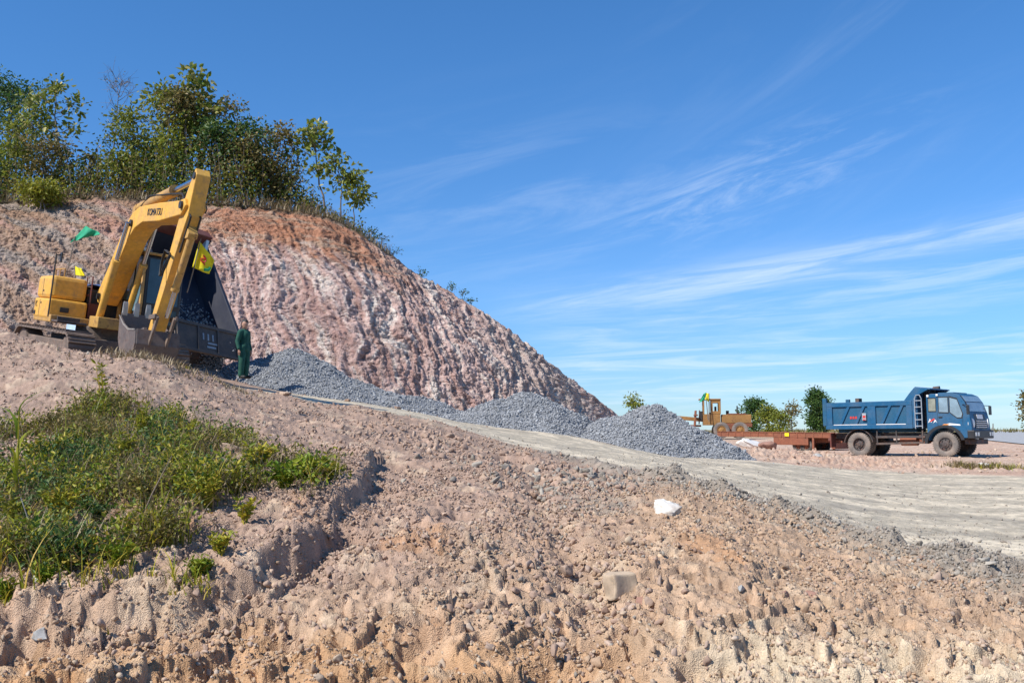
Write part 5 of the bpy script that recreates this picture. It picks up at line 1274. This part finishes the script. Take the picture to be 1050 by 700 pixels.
# bed
z0, z1 = 1.13, 2.20; y_ = 1.04
bed = MB().box(-4.85, -1.2, -y_ + .07, y_ - .07, z0, z0 + .07)
bed.box(-4.85, -1.2, -y_, -y_ + .06, z0, z1); bed.box(-4.85, -1.2, y_ - .06, y_, z0, z1)
bed.box(-1.25, -1.19, -y_ + .06, y_ - .06, z0, z1 + .4)
bed.box(-4.6, -1.3, -.5, -.38, .96, z0 - .002).box(-4.6, -1.3, .38, .5, .96, z0 - .002)
bdo = bed.build('dump_bed', M['blue_dark'], bt, .01)
rb = MB()
for sd in (-1, 1):
    a, b_ = (-y_ - .065, -y_ - .002) if sd < 0 else (y_ + .002, y_ + .065)
    rb.box(-4.86, -1.18, a, b_, z1 - .17, z1 + .02); rb.box(-4.86, -1.18, a, b_, z0 - .02, z0 + .16)
    for u, w_ in ((-4.86, .30), (-3.02, .34), (-1.42, .24)): rb.box(u, u + w_, a, b_, z0 + .162, z1 - .172)
    for u in (-3.88, -3.22, -2.12, -1.62):
        u0 = u - .30
        rb.prism([(u0 - .10, z0 + .162), (u0 + .03, z0 + .162), (u0 + .40, z1 - .172), (u0 + .27, z1 - .172)], a + .012, b_ - .0)
rb.build('side_ribs', M['blue'], bdo, .012)
MB().box(-4.93, -4.87, -1.0, 1.0, z0, z1 - .02).build('tailgate', M['blue_dark'], bdo, .01)
each('corner_post', [MB().box(-4.98, -4.80, a, a + .12, z1 - .95, z1 + .22) for a in (-1.12, 1.0)], M['blue_dark'], bdo, .02)
# headboard shield rising over the cab
hd = MB()
for sd in (-1, 1):
    a, b_ = (-y_ - .03, -y_ + .03) if sd < 0 else (y_ - .03, y_ + .03)
    hd.prism([(-1.5, z1 + .022), (-1.18, z0 + .0), (-.98, z0 + .0), (-.98, z1 + .2), (-.55, z1 + .42), (-.60, z1 + .50), (-1.08, z1 + .52), (-1.28, z1 + .30)], a, b_)
hd.prism([(-1.08, z1 + .50), (-.48, z1 + .42), (-.48, z1 + .47), (-1.08, z1 + .56)], -y_ + .035, y_ - .035)
hd.box(-1.10, -1.03, -y_ + .035, y_ - .035, z0, z1 + .49)
hd.build('headboard', M['blue'], bdo, .012)
ldr = MB(); v = -y_ - .10
for u in (-1.05, -.78): ldr.tube([(u, v, 1.1), (u, v, 2.28)], .02, 6)
ldr.tube([(-1.05, v, 2.28), (-.98, v, 2.42), (-.85, v, 2.42), (-.78, v, 2.28)], .02, 6)
for w_ in (1.2, 1.45, 1.70, 1.95, 2.2): ldr.tube([(-1.05, v, w_), (-.78, v, w_)], .018, 6)
ldr.build('ladder', M['ladder'], bdo)
MB().tube([(-.9, .15, 1.2), (-.86, .15, 2.5), (-.75, .15, 2.72), (-.55, .15, 2.72)], .085, 10).box(-.98, -.72, -.35, -.1, 1.2, 2.55).build('air_intake', M['chassis'], bt, smooth=40)
sk_ = MB(); 
for u, w_ in ((-3.80, .34), (-3.58, .0)):
    if w_: 
        for k in range(3): sk_.box(u + k * .11, u + k * .11 + .08, -y_ - .014, -y_ - .004, 1.53, 1.63)
sk_.build('mark_or_highlight', M['red'], bdo)
MB().box(-3.25, -3.08, -y_ - .075, -y_ - .068, 1.46, 1.76).build('mark_or_highlight', M['ladder'], bdo)
MB().box(-3.22, -3.10, -y_ - .082, -y_ - .076, 1.56, 1.66).box(-3.22, -3.1, -y_ - .082, -y_ - .076, 1.47, 1.51).build('mark_or_highlight', M['red'], bdo)
MB().box(-4.5, -3.05, -y_ - .072, -y_ - .067, z0 + .145, z0 + .172).box(-2.66, -1.45, -y_ - .072, -y_ - .067, z0 + .145, z0 + .172).build('mark_or_highlight', M['white'], bdo)  # white strips paint a highlight along the lower panel edges
MB().box(-3.62, -3.46, -.9, -.6, z1 + .02, z1 + .18).build('latch_box', M['chassis'], bdo, .01)
# cab
ar = [(.64 * math.cos(a), .485 + .63 * math.sin(a)) for a in np.linspace(R(168), R(28), 14)]
cprof = [(-.66, .92), (ar[0][0], .80)] + ar + [(.70, .72), (1.0, .74), (1.03, 1.05), (1.0, 1.42), (.94, 1.70), (.80, 2.10), (.62, 2.36), (.40, 2.46), (-.5, 2.45), (-.66, 2.38)]
CW = .98
cabb = MB().prism(cprof, -CW, CW).build('cab', M['blue'], bt, .035)
def pane(mb, prof, sd, out=.006, th=.012):
    y0, y1 = sorted((sd * (CW + out - th), sd * (CW + out))); mb.prism(prof, y0, y1)
wins = [[(-.57, 1.78), (-.30, 1.78), (-.30, 2.26), (-.57, 2.26)], [(-.17, 1.74), (.17, 1.72), (.17, 2.29), (-.17, 2.29)], [(.25, 1.72), (.50, 1.52), (.66, 1.52), (.70, 1.66), (.52, 2.2), (.25, 2.28)]]
def grow(p, k):
    c = np.mean(p, axis=0); return [tuple(c + (np.array(q) - c) * k) for q in p]
M['glass_sky'] = plain('sky_toned_cab_glass', (.22, .31, .37), .06, 0, .25, 2, 0)  # opaque pane, its pale colour stands in for sky seen through
M['glass_dusty'] = plain('dusty_rear_quarter_glass', (.24, .25, .20), .3, 0, .3, 3, 0)
for sd in (-1, 1):
    for i, p_ in enumerate(wins):
        mb = MB(); pane(mb, grow(p_, 1.16), sd, .006); mb.build('window_seal', M['black'], cabb)
        mb = MB(); pane(mb, p_, sd, .012, .005); mb.build('window', M['glass_dusty' if i == 0 else 'glass_sky'], cabb)
def slab(mb, a, b, y0, y1, th):
    """a thin plate along the slanted line a-b of the cab front"""
    a = np.array(a); b = np.array(b); d = (b - a) / np.linalg.norm(b - a); n_ = np.array([d[1], -d[0]])
    if n_[0] < 0: n_ = -n_
    mb.prism([tuple(a + n_ * .002), tuple(b + n_ * .002), tuple(b + n_ * th), tuple(a + n_ * th)], y0, y1)
wsb = MB(); slab(wsb, (.928, 1.74), (.805, 2.09), -.86, .86, .016); slab(wsb, (.79, 2.12), (.64, 2.335), -.84, .84, .016); wsb.build('windscreen', M['glass_sky'], cabb)
MB().tube([(.93, -.88, 1.74), (.80, -.88, 2.11), (.62, -.86, 2.36)], .02, 6).build('windscreen_pillar', M['black'], cabb)
gr = MB(); slab(gr, (1.028, 1.07), (1.0, 1.40), -.60, .60, .02); gr.build('grille', M['black'], cabb)
gw = MB(); slab(gw, (1.005, 1.42), (.945, 1.64), -.55, .55, .015); gw.build('front_panel', M['black'], cabb)
gb = MB()
for w_ in (1.12, 1.2, 1.28, 1.36): gb.box(1.04, 1.06, -.55, .55, w_, w_ + .03)
gb.build('grille_bar', M['white'], cabb)
pw = MB()
slab(pw, (.985, 1.43), (.95, 1.62), -.3, .3, .03); pw.build('front_plate', M['white'], cabb)
for sd in (-1, 1):
    hl = MB().lathe([(.005, -.02), (.15, -.015), (.17, .02), (.15, .035), (.005, .04)], 20, Matrix.Translation((.955, sd * .83, 1.27)) @ Matrix.Rotation(R(-90 - sd * -28), 4, 'Z') @ Matrix.Scale(1.25, 4, (0, 0, 1)))
    hl.build('headlight', M['lamp'], cabb, smooth=40)
bp_ = MB().box(.86, 1.13, -1.02, 1.02, .70, 1.02).build('bumper', M['black'], bt, .03)
for sd in (-.86, -.62, .62, .86): MB().box(1.131, 1.145, sd - .08, sd + .08, .80, .94).build('fog_lamp', M['lamp'], bp_, .01)
MB().box(.6, 1.05, -.6, .6, .48, .68).build('skid_plate', M['chassis'], bt, .02)
fe = MB()
for sd in (-1, 1):
    o1 = [(.66 * math.cos(a), .485 + .65 * math.sin(a)) for a in np.linspace(R(178), R(14), 16)]; o2 = [(.78 * math.cos(a), .485 + .75 * math.sin(a)) for a in np.linspace(R(178), R(14), 16)]
    y0, y1 = sorted((sd * (CW - .16), sd * (CW + .045)))
    for k in range(15): fe.prism([o1[k], o1[k + 1], o2[k + 1], o2[k]], y0, y1)
fe.build('wheel_arch', M['black'], cabb)
dl = MB()
dl.prism([(-.24, 1.0), (.62, 1.0), (.62, 1.012), (-.24, 1.012)], -CW - .004, -CW - .001).prism([(-.245, 1.0), (-.235, 1.0), (-.235, 2.36), (-.245, 2.36)], -CW - .004, -CW - .001).prism([(.70, 1.2), (.71, 1.2), (.71, 1.6), (.70, 1.6)], -CW - .004, -CW - .001).build('door_gap', M['black'], cabb)
MB().box(-.2, -.06, -CW - .03, -CW - .004, 1.52, 1.56).build('door_handle', M['black'], cabb)
e_ = MB().prism([(-.62, 1.32), (-.54, 1.50), (-.46, 1.32), (-.52, 1.36), (-.56, 1.36)], -CW - .006, -CW - .002).prism([(-.42, 1.30), (-.34, 1.46), (-.26, 1.32), (-.32, 1.38)], -CW - .006, -CW - .002); e_.build('emblem', M['white'], cabb)
MB().prism([(-.57, 1.38), (-.38, 1.50), (-.34, 1.46), (-.5, 1.36)], -CW - .009, -CW - .0065).build('emblem', M['red'], cabb)
MB().prism([(-.05, 1.18), (.3, 1.22), (.62, 1.20), (.60, 1.25), (.2, 1.30), (-.1, 1.22)], -CW - .006, -CW - .002).build('stripe', M['white'], cabb)
MB().prism([(-.1, 1.22), (.15, 1.23), (.2, 1.27), (.0, 1.27)], -CW - .010, -CW - .007).build('stripe', M['orange'], cabb)
MB().box(-.62, -.54, -CW - .05, -CW, 2.33, 2.42).box(-.26, -.18, -CW - .05, -CW, 2.36, 2.44).build('marker_lamp', M['lamp'], cabb, .01)
for sd in (-1, 1):
    a_ = MB().tube([(.72, sd * .98, 2.0), (.98, sd * 1.16, 1.98), (.98, sd * 1.16, 1.8)], .014, 6).build('mirror_arm', M['black'], cabb)
    MB().box(.95, 1.02, sd * 1.16 - .09, sd * 1.16 + .09, 1.62, 1.98).build('mirror', M['black'], a_, .02)
MB().box(-.3, .3, -.7, .7, 2.462, 2.50).build('roof_rack', M['blue_dark'], cabb, .01)

# ------------------------------------------------------------------ motor grader
gp_ = P(749, 448, 84); gz = float(base_z(gp_[0:1], gp_[1:2])[0])
gd = empty('grader', frame((gp_[0], gp_[1], -.75), R(180 - 8)), 'rusty orange road grader with an open canopy cab behind the rusty trailer', 'grader')
for v in (-.98, .98):
    for u in (-.72, .82): wheel('wheel', (u, v, .68), .68, .36, 'tyre_grey', 'rust', gd, False, -1 if v < 0 else 1, 'rust')
    wheel('wheel', (6.0, v, .62), .62, .34, 'tyre_grey', 'rust', gd, False, -1 if v < 0 else 1, 'rust')
MB().box(-1.8, 1.0, -.55, .55, .95, 1.25).box(-.9, 1.0, -.78, -.6, .5, .95).box(-.9, 1.0, .6, .78, .5, .95).build('rear_frame', M['rust_dark'], gd, .03)
hdg = MB().box(-1.75, .75, -.5, .5, 1.252, 2.02).build('engine_hood', M['rust'], gd, .06)
gi = MB()
for k in range(7): gi.box(-1.5 + k * .28, -1.36 + k * .28, -.515, -.502, 1.4, 1.85)
gi.build('vent', M['rust_dark'], hdg)
MB().cyl((-.6, .1, 2.0), (-.6, .1, 2.75), .06, 10).cyl((.2, -.2, 2.0), (.2, -.2, 2.35), .13, 12).build('exhaust', M['dark_steel'], gd, smooth=40)
MB().box(-1.3, .2, -.52, .52, 2.03, 2.10).build('hood_top', M['rust_dark'], hdg)
cbm = MB().box(.85, 2.3, -.62, .62, 1.1, 2.05)
for u, v, w_ in ((.9, -.6, .09), (.9, .6, .09), (1.55, -.6, .07), (1.55, .6, .07), (2.25, -.6, .06), (2.25, .6, .06)): cbm.box(u - w_, u + w_, v - .05, v + .05, 2.05, 3.25)
cbm.box(.82, 1.62, -.64, .64, 2.05, 2.3).box(.8, 2.62, -.72, .72, 3.252, 3.36).box(.82, 1.6, -.64, .64, 3.0, 3.25).box(.84, .90, -.55, .55, 2.3, 2.45)
cg = cbm.build('cab', M['rust'], gd, .02)
MB().box(1.2, 1.75, -.3, .3, 2.05, 2.2).box(1.15, 1.3, -.3, .3, 2.2, 2.7).build('seat', M['black'], cg, .03)
MB().tube([(2.5, 0, 1.6), (2.25, 0, 2.45)], .04, 6).box(2.35, 2.6, -.35, .35, 1.5, 2.3).build('control_column', M['dark_steel'], cg, .02)
MB().bar((2.2, 0, 1.55), (4.4, 0, 1.75), .34, .32).bar((4.4, 0, 1.75), (6.3, 0, 1.15), .3, .3).box(5.9, 6.3, -.9, .9, .75, 1.0).build('front_frame', M['rust'], gd, .03)
MB().prism([(3.3, .25), (3.38, .2), (3.62, .5), (3.5, .95), (3.4, .95), (3.5, .5)], -1.8, 1.8).lathe([(.5, -.08), (.75, -.08), (.75, .08), (.5, .08)], 24, Matrix.Translation((3.2, 0, 1.05)) @ Matrix.Rotation(R(90), 4, 'X'), True).bar((3.3, -.8, 1.0), (6.0, 0, 1.0), .12).bar((3.3, .8, 1.0), (6.0, 0, 1.0), .12).build('blade', M['rust_dark'], gd, .01)
MB().cyl((3.0, -.75, 1.0), (2.9, -.6, 2.35), .07, 8).cyl((3.0, .75, 1.0), (2.9, .6, 2.35), .07, 8).cyl((2.6, -.5, 1.2), (2.55, -.45, 2.4), .05, 8).box(2.75, 3.05, -.8, .8, 1.9, 2.02).build('lift_cylinder', M['rust_dark'], gd)
Yf = 83.5
flag('flag', P(727, 432, Yf), P(727, 403, Yf), [P(726.6, 412, Yf), P(722.5, 409, Yf), P(723.5, 402.5, Yf), P(727, 403.5, Yf)], 'flag_yellow', 'small yellow flag at the front post of the grader cab', waves=.05, r=.045)
flag('flag', P(726, 430, Yf - .3), P(723.5, 404, Yf - .3), [P(722.5, 410, Yf - .3), P(717, 412.5, Yf - .3), P(721, 404, Yf - .3), P(724.3, 402, Yf - .3)], 'flag_green', 'small dark green flag beside the yellow one on the grader', waves=.07, r=.04)

# ------------------------------------------------------------------ rusty low trailer
tp0 = P(736, 447, 53.6); tp1 = P(856, 447, 49)
tv = tp1 - tp0; tl = float(np.linalg.norm(tv[:2])); ta = math.atan2(tv[1], tv[0])
fb = empty('trailer', frame((tp0[0], tp0[1], -1.12), ta, R(-.5)), 'rusty low flatbed trailer lying behind the pink spoil between grader and blue truck', 'trailer')
k = tl
dkm = MB(); dkm.box(0, k, -.06, .04, .74, .98).box(0, k, 2.3, 2.4, .74, .98).box(0, k, -.09, .04, .981, 1.02).box(0, k, .045, 2.295, .93, .975)
for i in range(15): u = k * (i + .5) / 15; dkm.box(u - .03, u + .03, -.085, -.062, .74, .978)
dkm.build('deck', M['rust_dark'], fb, .008)
MB().box(k * .50, k * .79, .0, 2.3, .40, .738).box(k * .50, k * .79, -.05, -.002, .36, .738).build('box_beam', M['rust_dark'], fb, .02)
for u in (k * .70, k * .76):
    wheel('wheel', (u, .2, .34), .34, .24, 'tyre', 'rust_dark', fb, False, -1, 'rust_dark'); wheel('wheel', (u, 2.1, .34), .34, .24, 'tyre', 'rust_dark', fb, False, 1, 'rust_dark')
MB().box(k * .60, k * .635, -.10, -.092, .80, .97).build('reflector_plate', M['flag_yellow'], fb)
MB().box(k * .80, k * 1.02, .5, .62, .5, .74).box(k * .80, k * 1.02, 1.7, 1.82, .5, .74).box(k * .97, k, .0, 2.3, .2, .5).build('drawbar', M['rust_dark'], fb, .01)
MB().bar((k * .83, -.02, .1), (k * .83, -.02, .74), .1).bar((k * .83, 2.3, .1), (k * .83, 2.3, .74), .1).build('landing_leg', M['rust_dark'], fb)

rock('boulder', 767, 447, 1.35, .9, .62, M['white_rock'], 'long whitish boulder on the spoil in front of the rusty trailer', 'boulder', .1, 31, 3, .1, 43.5)
rock('boulder', 787, 448, .75, .7, .5, M['red_rock'], 'reddish boulder touching the long whitish one', 'boulder', .4, 32, 3, .15, 43.3)
rock('boulder', 748, 452, .5, .4, .26, M['red_rock'], 'small reddish rock lying left of the long whitish boulder', 'boulder', .4, 33, 3, .2, 41)
rock('boulder', 1008, 484, .34, .25, .2, M['white_rock'], 'small white rock between the two grass tufts below the blue truck', 'boulder', .4, 34, 3, .2, 31)
rock('boulder', 838, 470, .34, .3, .26, M['grey_rock'], 'small dark rock on the spoil near the rear wheel of the blue truck', 'boulder', .2, 35, 3, .2, 36)

# ------------------------------------------------------------------ light and sky
SAZ, SEL = R(-126), R(46)          # direction towards the sun: azimuth clockwise from +y, elevation
sdir = Vector((math.sin(SAZ) * math.cos(SEL), math.cos(SAZ) * math.cos(SEL), math.sin(SEL)))
sl_ = bpy.data.lights.new('sun', 'SUN'); sl_.energy = 4.4; sl_.angle = R(.5); sl_.color = (1, .955, .88)
so = bpy.data.objects.new('sun', sl_); C.objects.link(so); so.rotation_euler = sdir.to_track_quat('Z', 'Y').to_euler()
w = bpy.data.worlds.new('World'); scene.world = w; w.use_nodes = True
nt = w.node_tree; nt.nodes.clear(); N = nt.nodes.new; Lk = nt.links.new
outw = N('ShaderNodeOutputWorld'); bg = N('ShaderNodeBackground'); bg.inputs['Strength'].default_value = .105
sky = N('ShaderNodeTexSky'); sky.sky_type = 'NISHITA'; sky.sun_disc = False; sky.sun_elevation = SEL; sky.sun_rotation = SAZ
sky.air_density = 1.0; sky.dust_density = .15; sky.ozone_density = 4.0; sky.altitude = 900
tc = N('ShaderNodeTexCoord'); sep = N('ShaderNodeSeparateXYZ'); Lk(tc.outputs['Generated'], sep.inputs[0])
def mth(op, a, b=None, c=None):
    m = N('ShaderNodeMath'); m.operation = op
    for i, v in enumerate((a, b, c)):
        if v is None: continue
        if isinstance(v, (int, float)): m.inputs[i].default_value = v
        else: Lk(v, m.inputs[i])
    return m.outputs[0]
hz = mth('SQRT', mth('ADD', mth('MULTIPLY', sep.outputs['X'], sep.outputs['X']), mth('MULTIPLY', sep.outputs['Y'], sep.outputs['Y'])))
az = mth('ARCTAN2', sep.outputs['X'], sep.outputs['Y'])         # azimuth of the direction
el = mth('ARCTAN2', sep.outputs['Z'], hz)                        # elevation of the direction
def cirrus(tilt, along, across, off, seed, lo, hi, detail=7, rough=.62, dist=.6):
    """streaks in directions of the sky: along the streak and across it"""
    ct, st_ = math.cos(tilt), math.sin(tilt)
    a = mth('ADD', mth('MULTIPLY', az, ct), mth('MULTIPLY', el, st_)); b = mth('SUBTRACT', mth('MULTIPLY', el, ct), mth('MULTIPLY', az, st_))
    cb_ = N('ShaderNodeCombineXYZ'); Lk(mth('MULTIPLY', a, along), cb_.inputs[0]); Lk(mth('MULTIPLY', b, across), cb_.inputs[1]); cb_.inputs[2].default_value = seed
    nz = N('ShaderNodeTexNoise'); nz.inputs['Scale'].default_value = 1; nz.inputs['Detail'].default_value = detail; nz.inputs['Roughness'].default_value = rough; nz.inputs['Distortion'].default_value = dist
    Lk(cb_.outputs[0], nz.inputs['Vector'])
    mr_ = N('ShaderNodeMapRange'); mr_.interpolation_type = 'SMOOTHSTEP'; mr_.inputs['From Min'].default_value = lo; mr_.inputs['From Max'].default_value = hi
    Lk(nz.outputs['Fac'], mr_.inputs['Value']); return mr_.outputs[0], a, b
def band(x, c, wd):
    return mth('EXPONENT', mth('MULTIPLY', mth('POWER', mth('ABSOLUTE', mth('DIVIDE', mth('SUBTRACT', x, c), wd)), 2), -1))
def smooth(x, a, b):
    mr_ = N('ShaderNodeMapRange'); mr_.interpolation_type = 'SMOOTHSTEP'; mr_.inputs['From Min'].default_value = a; mr_.inputs['From Max'].default_value = b; Lk(x, mr_.inputs['Value']); return mr_.outputs[0]
c1, a1, b1 = cirrus(.135, 5, 60, 0, 1.3, .36, .66, 8, .68)
f1 = mth('MULTIPLY', mth('MULTIPLY', mth('ADD', mth('MULTIPLY', c1, .85), .15), band(b1, .1215, .014)), mth('MULTIPLY', smooth(a1, -.04, .08), .40))
c1b, a1b, b1b = cirrus(.10, 4.5, 55, 0, 5.1, .42, .68, 8, .66)
f1b = mth('MULTIPLY', mth('MULTIPLY', c1b, band(b1b, .105, .03)), mth('MULTIPLY', smooth(a1b, .0, .2), .30))
c2, a2, b2 = cirrus(.03, 4.5, 70, 0, 2.7, .42, .68, 8, .66)
f2 = mth('MULTIPLY', mth('MULTIPLY', c2, band(el, .055, .055)), mth('MULTIPLY', smooth(az, -.02, .10), .48))
c3, a3, b3_ = cirrus(.28, 8, 42, 0, 7.7, .42, .70, 8, .68)
f3 = mth('MULTIPLY', mth('MULTIPLY', c3, band(az, .24, .13)), mth('MULTIPLY', band(b3_, .165, .035), .32))
c4, a4, b4 = cirrus(.5, 2.0, 13, 0, 9.2, .48, .80)
f4 = mth('MULTIPLY', mth('MULTIPLY', c4, band(az, .40, .22)), mth('MULTIPLY', smooth(el, .12, .22), .10))
c5, a5, b5 = cirrus(.18, 4.5, 30, 0, 4.4, .44, .72, 8, .66)
f5 = mth('MULTIPLY', mth('MULTIPLY', c5, band(az, .02, .18)), mth('MULTIPLY', band(el, .22, .08), .14))
tot = f1
for f_ in (f1b, f2, f3, f4, f5): tot = mth('ADD', tot, f_)
low = mth('MULTIPLY', smooth(el, .14, -.02), .0)
hsv = N('ShaderNodeHueSaturation'); hsv.inputs['Saturation'].default_value = 1.02; hsv.inputs['Value'].default_value = .95; hsv.inputs['Hue'].default_value = .5
tin = N('ShaderNodeValToRGB'); Lk(smooth(el, -.02, .45), tin.inputs['Fac']); e_ = tin.color_ramp.elements
e_[0].position = 0; e_[0].color = (.55, .73, .98, 1); e_[1].position = 1; e_[1].color = (.58, .98, 1.27, 1)
k_ = e_.new(.25); k_.color = (.60, .86, 1.14, 1)
tm = N('ShaderNodeMix'); tm.data_type = 'RGBA'; tm.blend_type = 'MULTIPLY'; tm.inputs[0].default_value = 1; Lk(sky.outputs[0], tm.inputs[6]); Lk(tin.outputs[0], tm.inputs[7])
Lk(tm.outputs[2], hsv.inputs['Color'])
mx = N('ShaderNodeMix'); mx.data_type = 'RGBA'; Lk(mth('MINIMUM', tot, .9), mx.inputs[0]); Lk(hsv.outputs[0], mx.inputs[6]); mx.inputs[7].default_value = (6.4, 7.2, 8.2, 1)
Lk(mx.outputs[2], bg.inputs['Color']); Lk(bg.outputs[0], outw.inputs['Surface'])
vs = scene.view_settings; vs.view_transform = 'Standard'; vs.look = 'None'; vs.exposure = .45; vs.gamma = 1; vs.use_curve_mapping = False
scene.cycles.use_denoising = True
scene.cycles.max_bounces = 6

# ------------------------------------------------------------------ labels of the ground cover and the setting
SL = {('rubble', 'pink_soil_clods'): 'loose pink soil clods lying over the upper bank', ('rubble', 'tan_soil_clods'): 'loose tan soil clods lying over the lower sandy bank',
      ('gravel', 'grey_rubble'): 'grey gravel spilled along the lower edge of the haul road', ('rubble', 'cream_rubble'): 'cream rubble around the blue truck and at the lower right of the bank',
      ('undergrowth', 'brownish_leaves'): 'brownish undergrowth at the foot of the hilltop trees', ('undergrowth', 'mid_green_leaves'): 'mid green undergrowth at the foot of the hilltop trees',
      ('undergrowth', 'dark_leaves'): 'dark green undergrowth at the foot of the hilltop trees', ('undergrowth', 'dry_twig'): 'dry stalks standing among the hilltop undergrowth',
      ('grass', 'weed_leaves'): 'green grass blades in the weed patch on the near bank', ('grass', 'yellow_green_leaves'): 'yellow green grass blades in the weed patch on the near bank',
      ('weeds', 'weed_leaves'): 'olive green leafy weeds covering the near bank', ('weeds', 'dark_leaves'): 'dark green leafy weeds covering the near bank', ('weeds', 'fresh_weed_leaves'): 'fresh green leafy weeds covering the near bank',
      ('weeds', 'yellow_green_leaves'): 'yellow green leafy weeds covering the near bank', ('weeds', 'brownish_leaves'): 'brownish withered weeds covering the near bank',
      ('scrub', 'brownish_leaves'): 'low dry scrub along the horizon beyond the asphalt road', ('gravel_load', 'crushed_grey_stone'): 'grey gravel sliding down inside the raised dark truck bed'}
for o in list(C.objects):
    if o.parent is None and o.get('kind') in ('stuff', 'structure'):
        nm = o.name.split('.')[0]
        if not o.get('label'):
            lab = SL.get((nm, o.data.materials[0].name))
            if nm == 'grass' and lab is None: lab = 'dry straw grass hanging over the rim of the cut hill' if o.location.y + o.data.vertices[0].co.y > 20 else 'dry straw stalks mixed into the weed patch on the near bank'
            if nm == 'road': lab = 'pale grey asphalt road at the far right behind the blue truck'
            o['label'] = lab or nm
        if not o.get('category'): o['category'] = nm.replace('_', ' ')
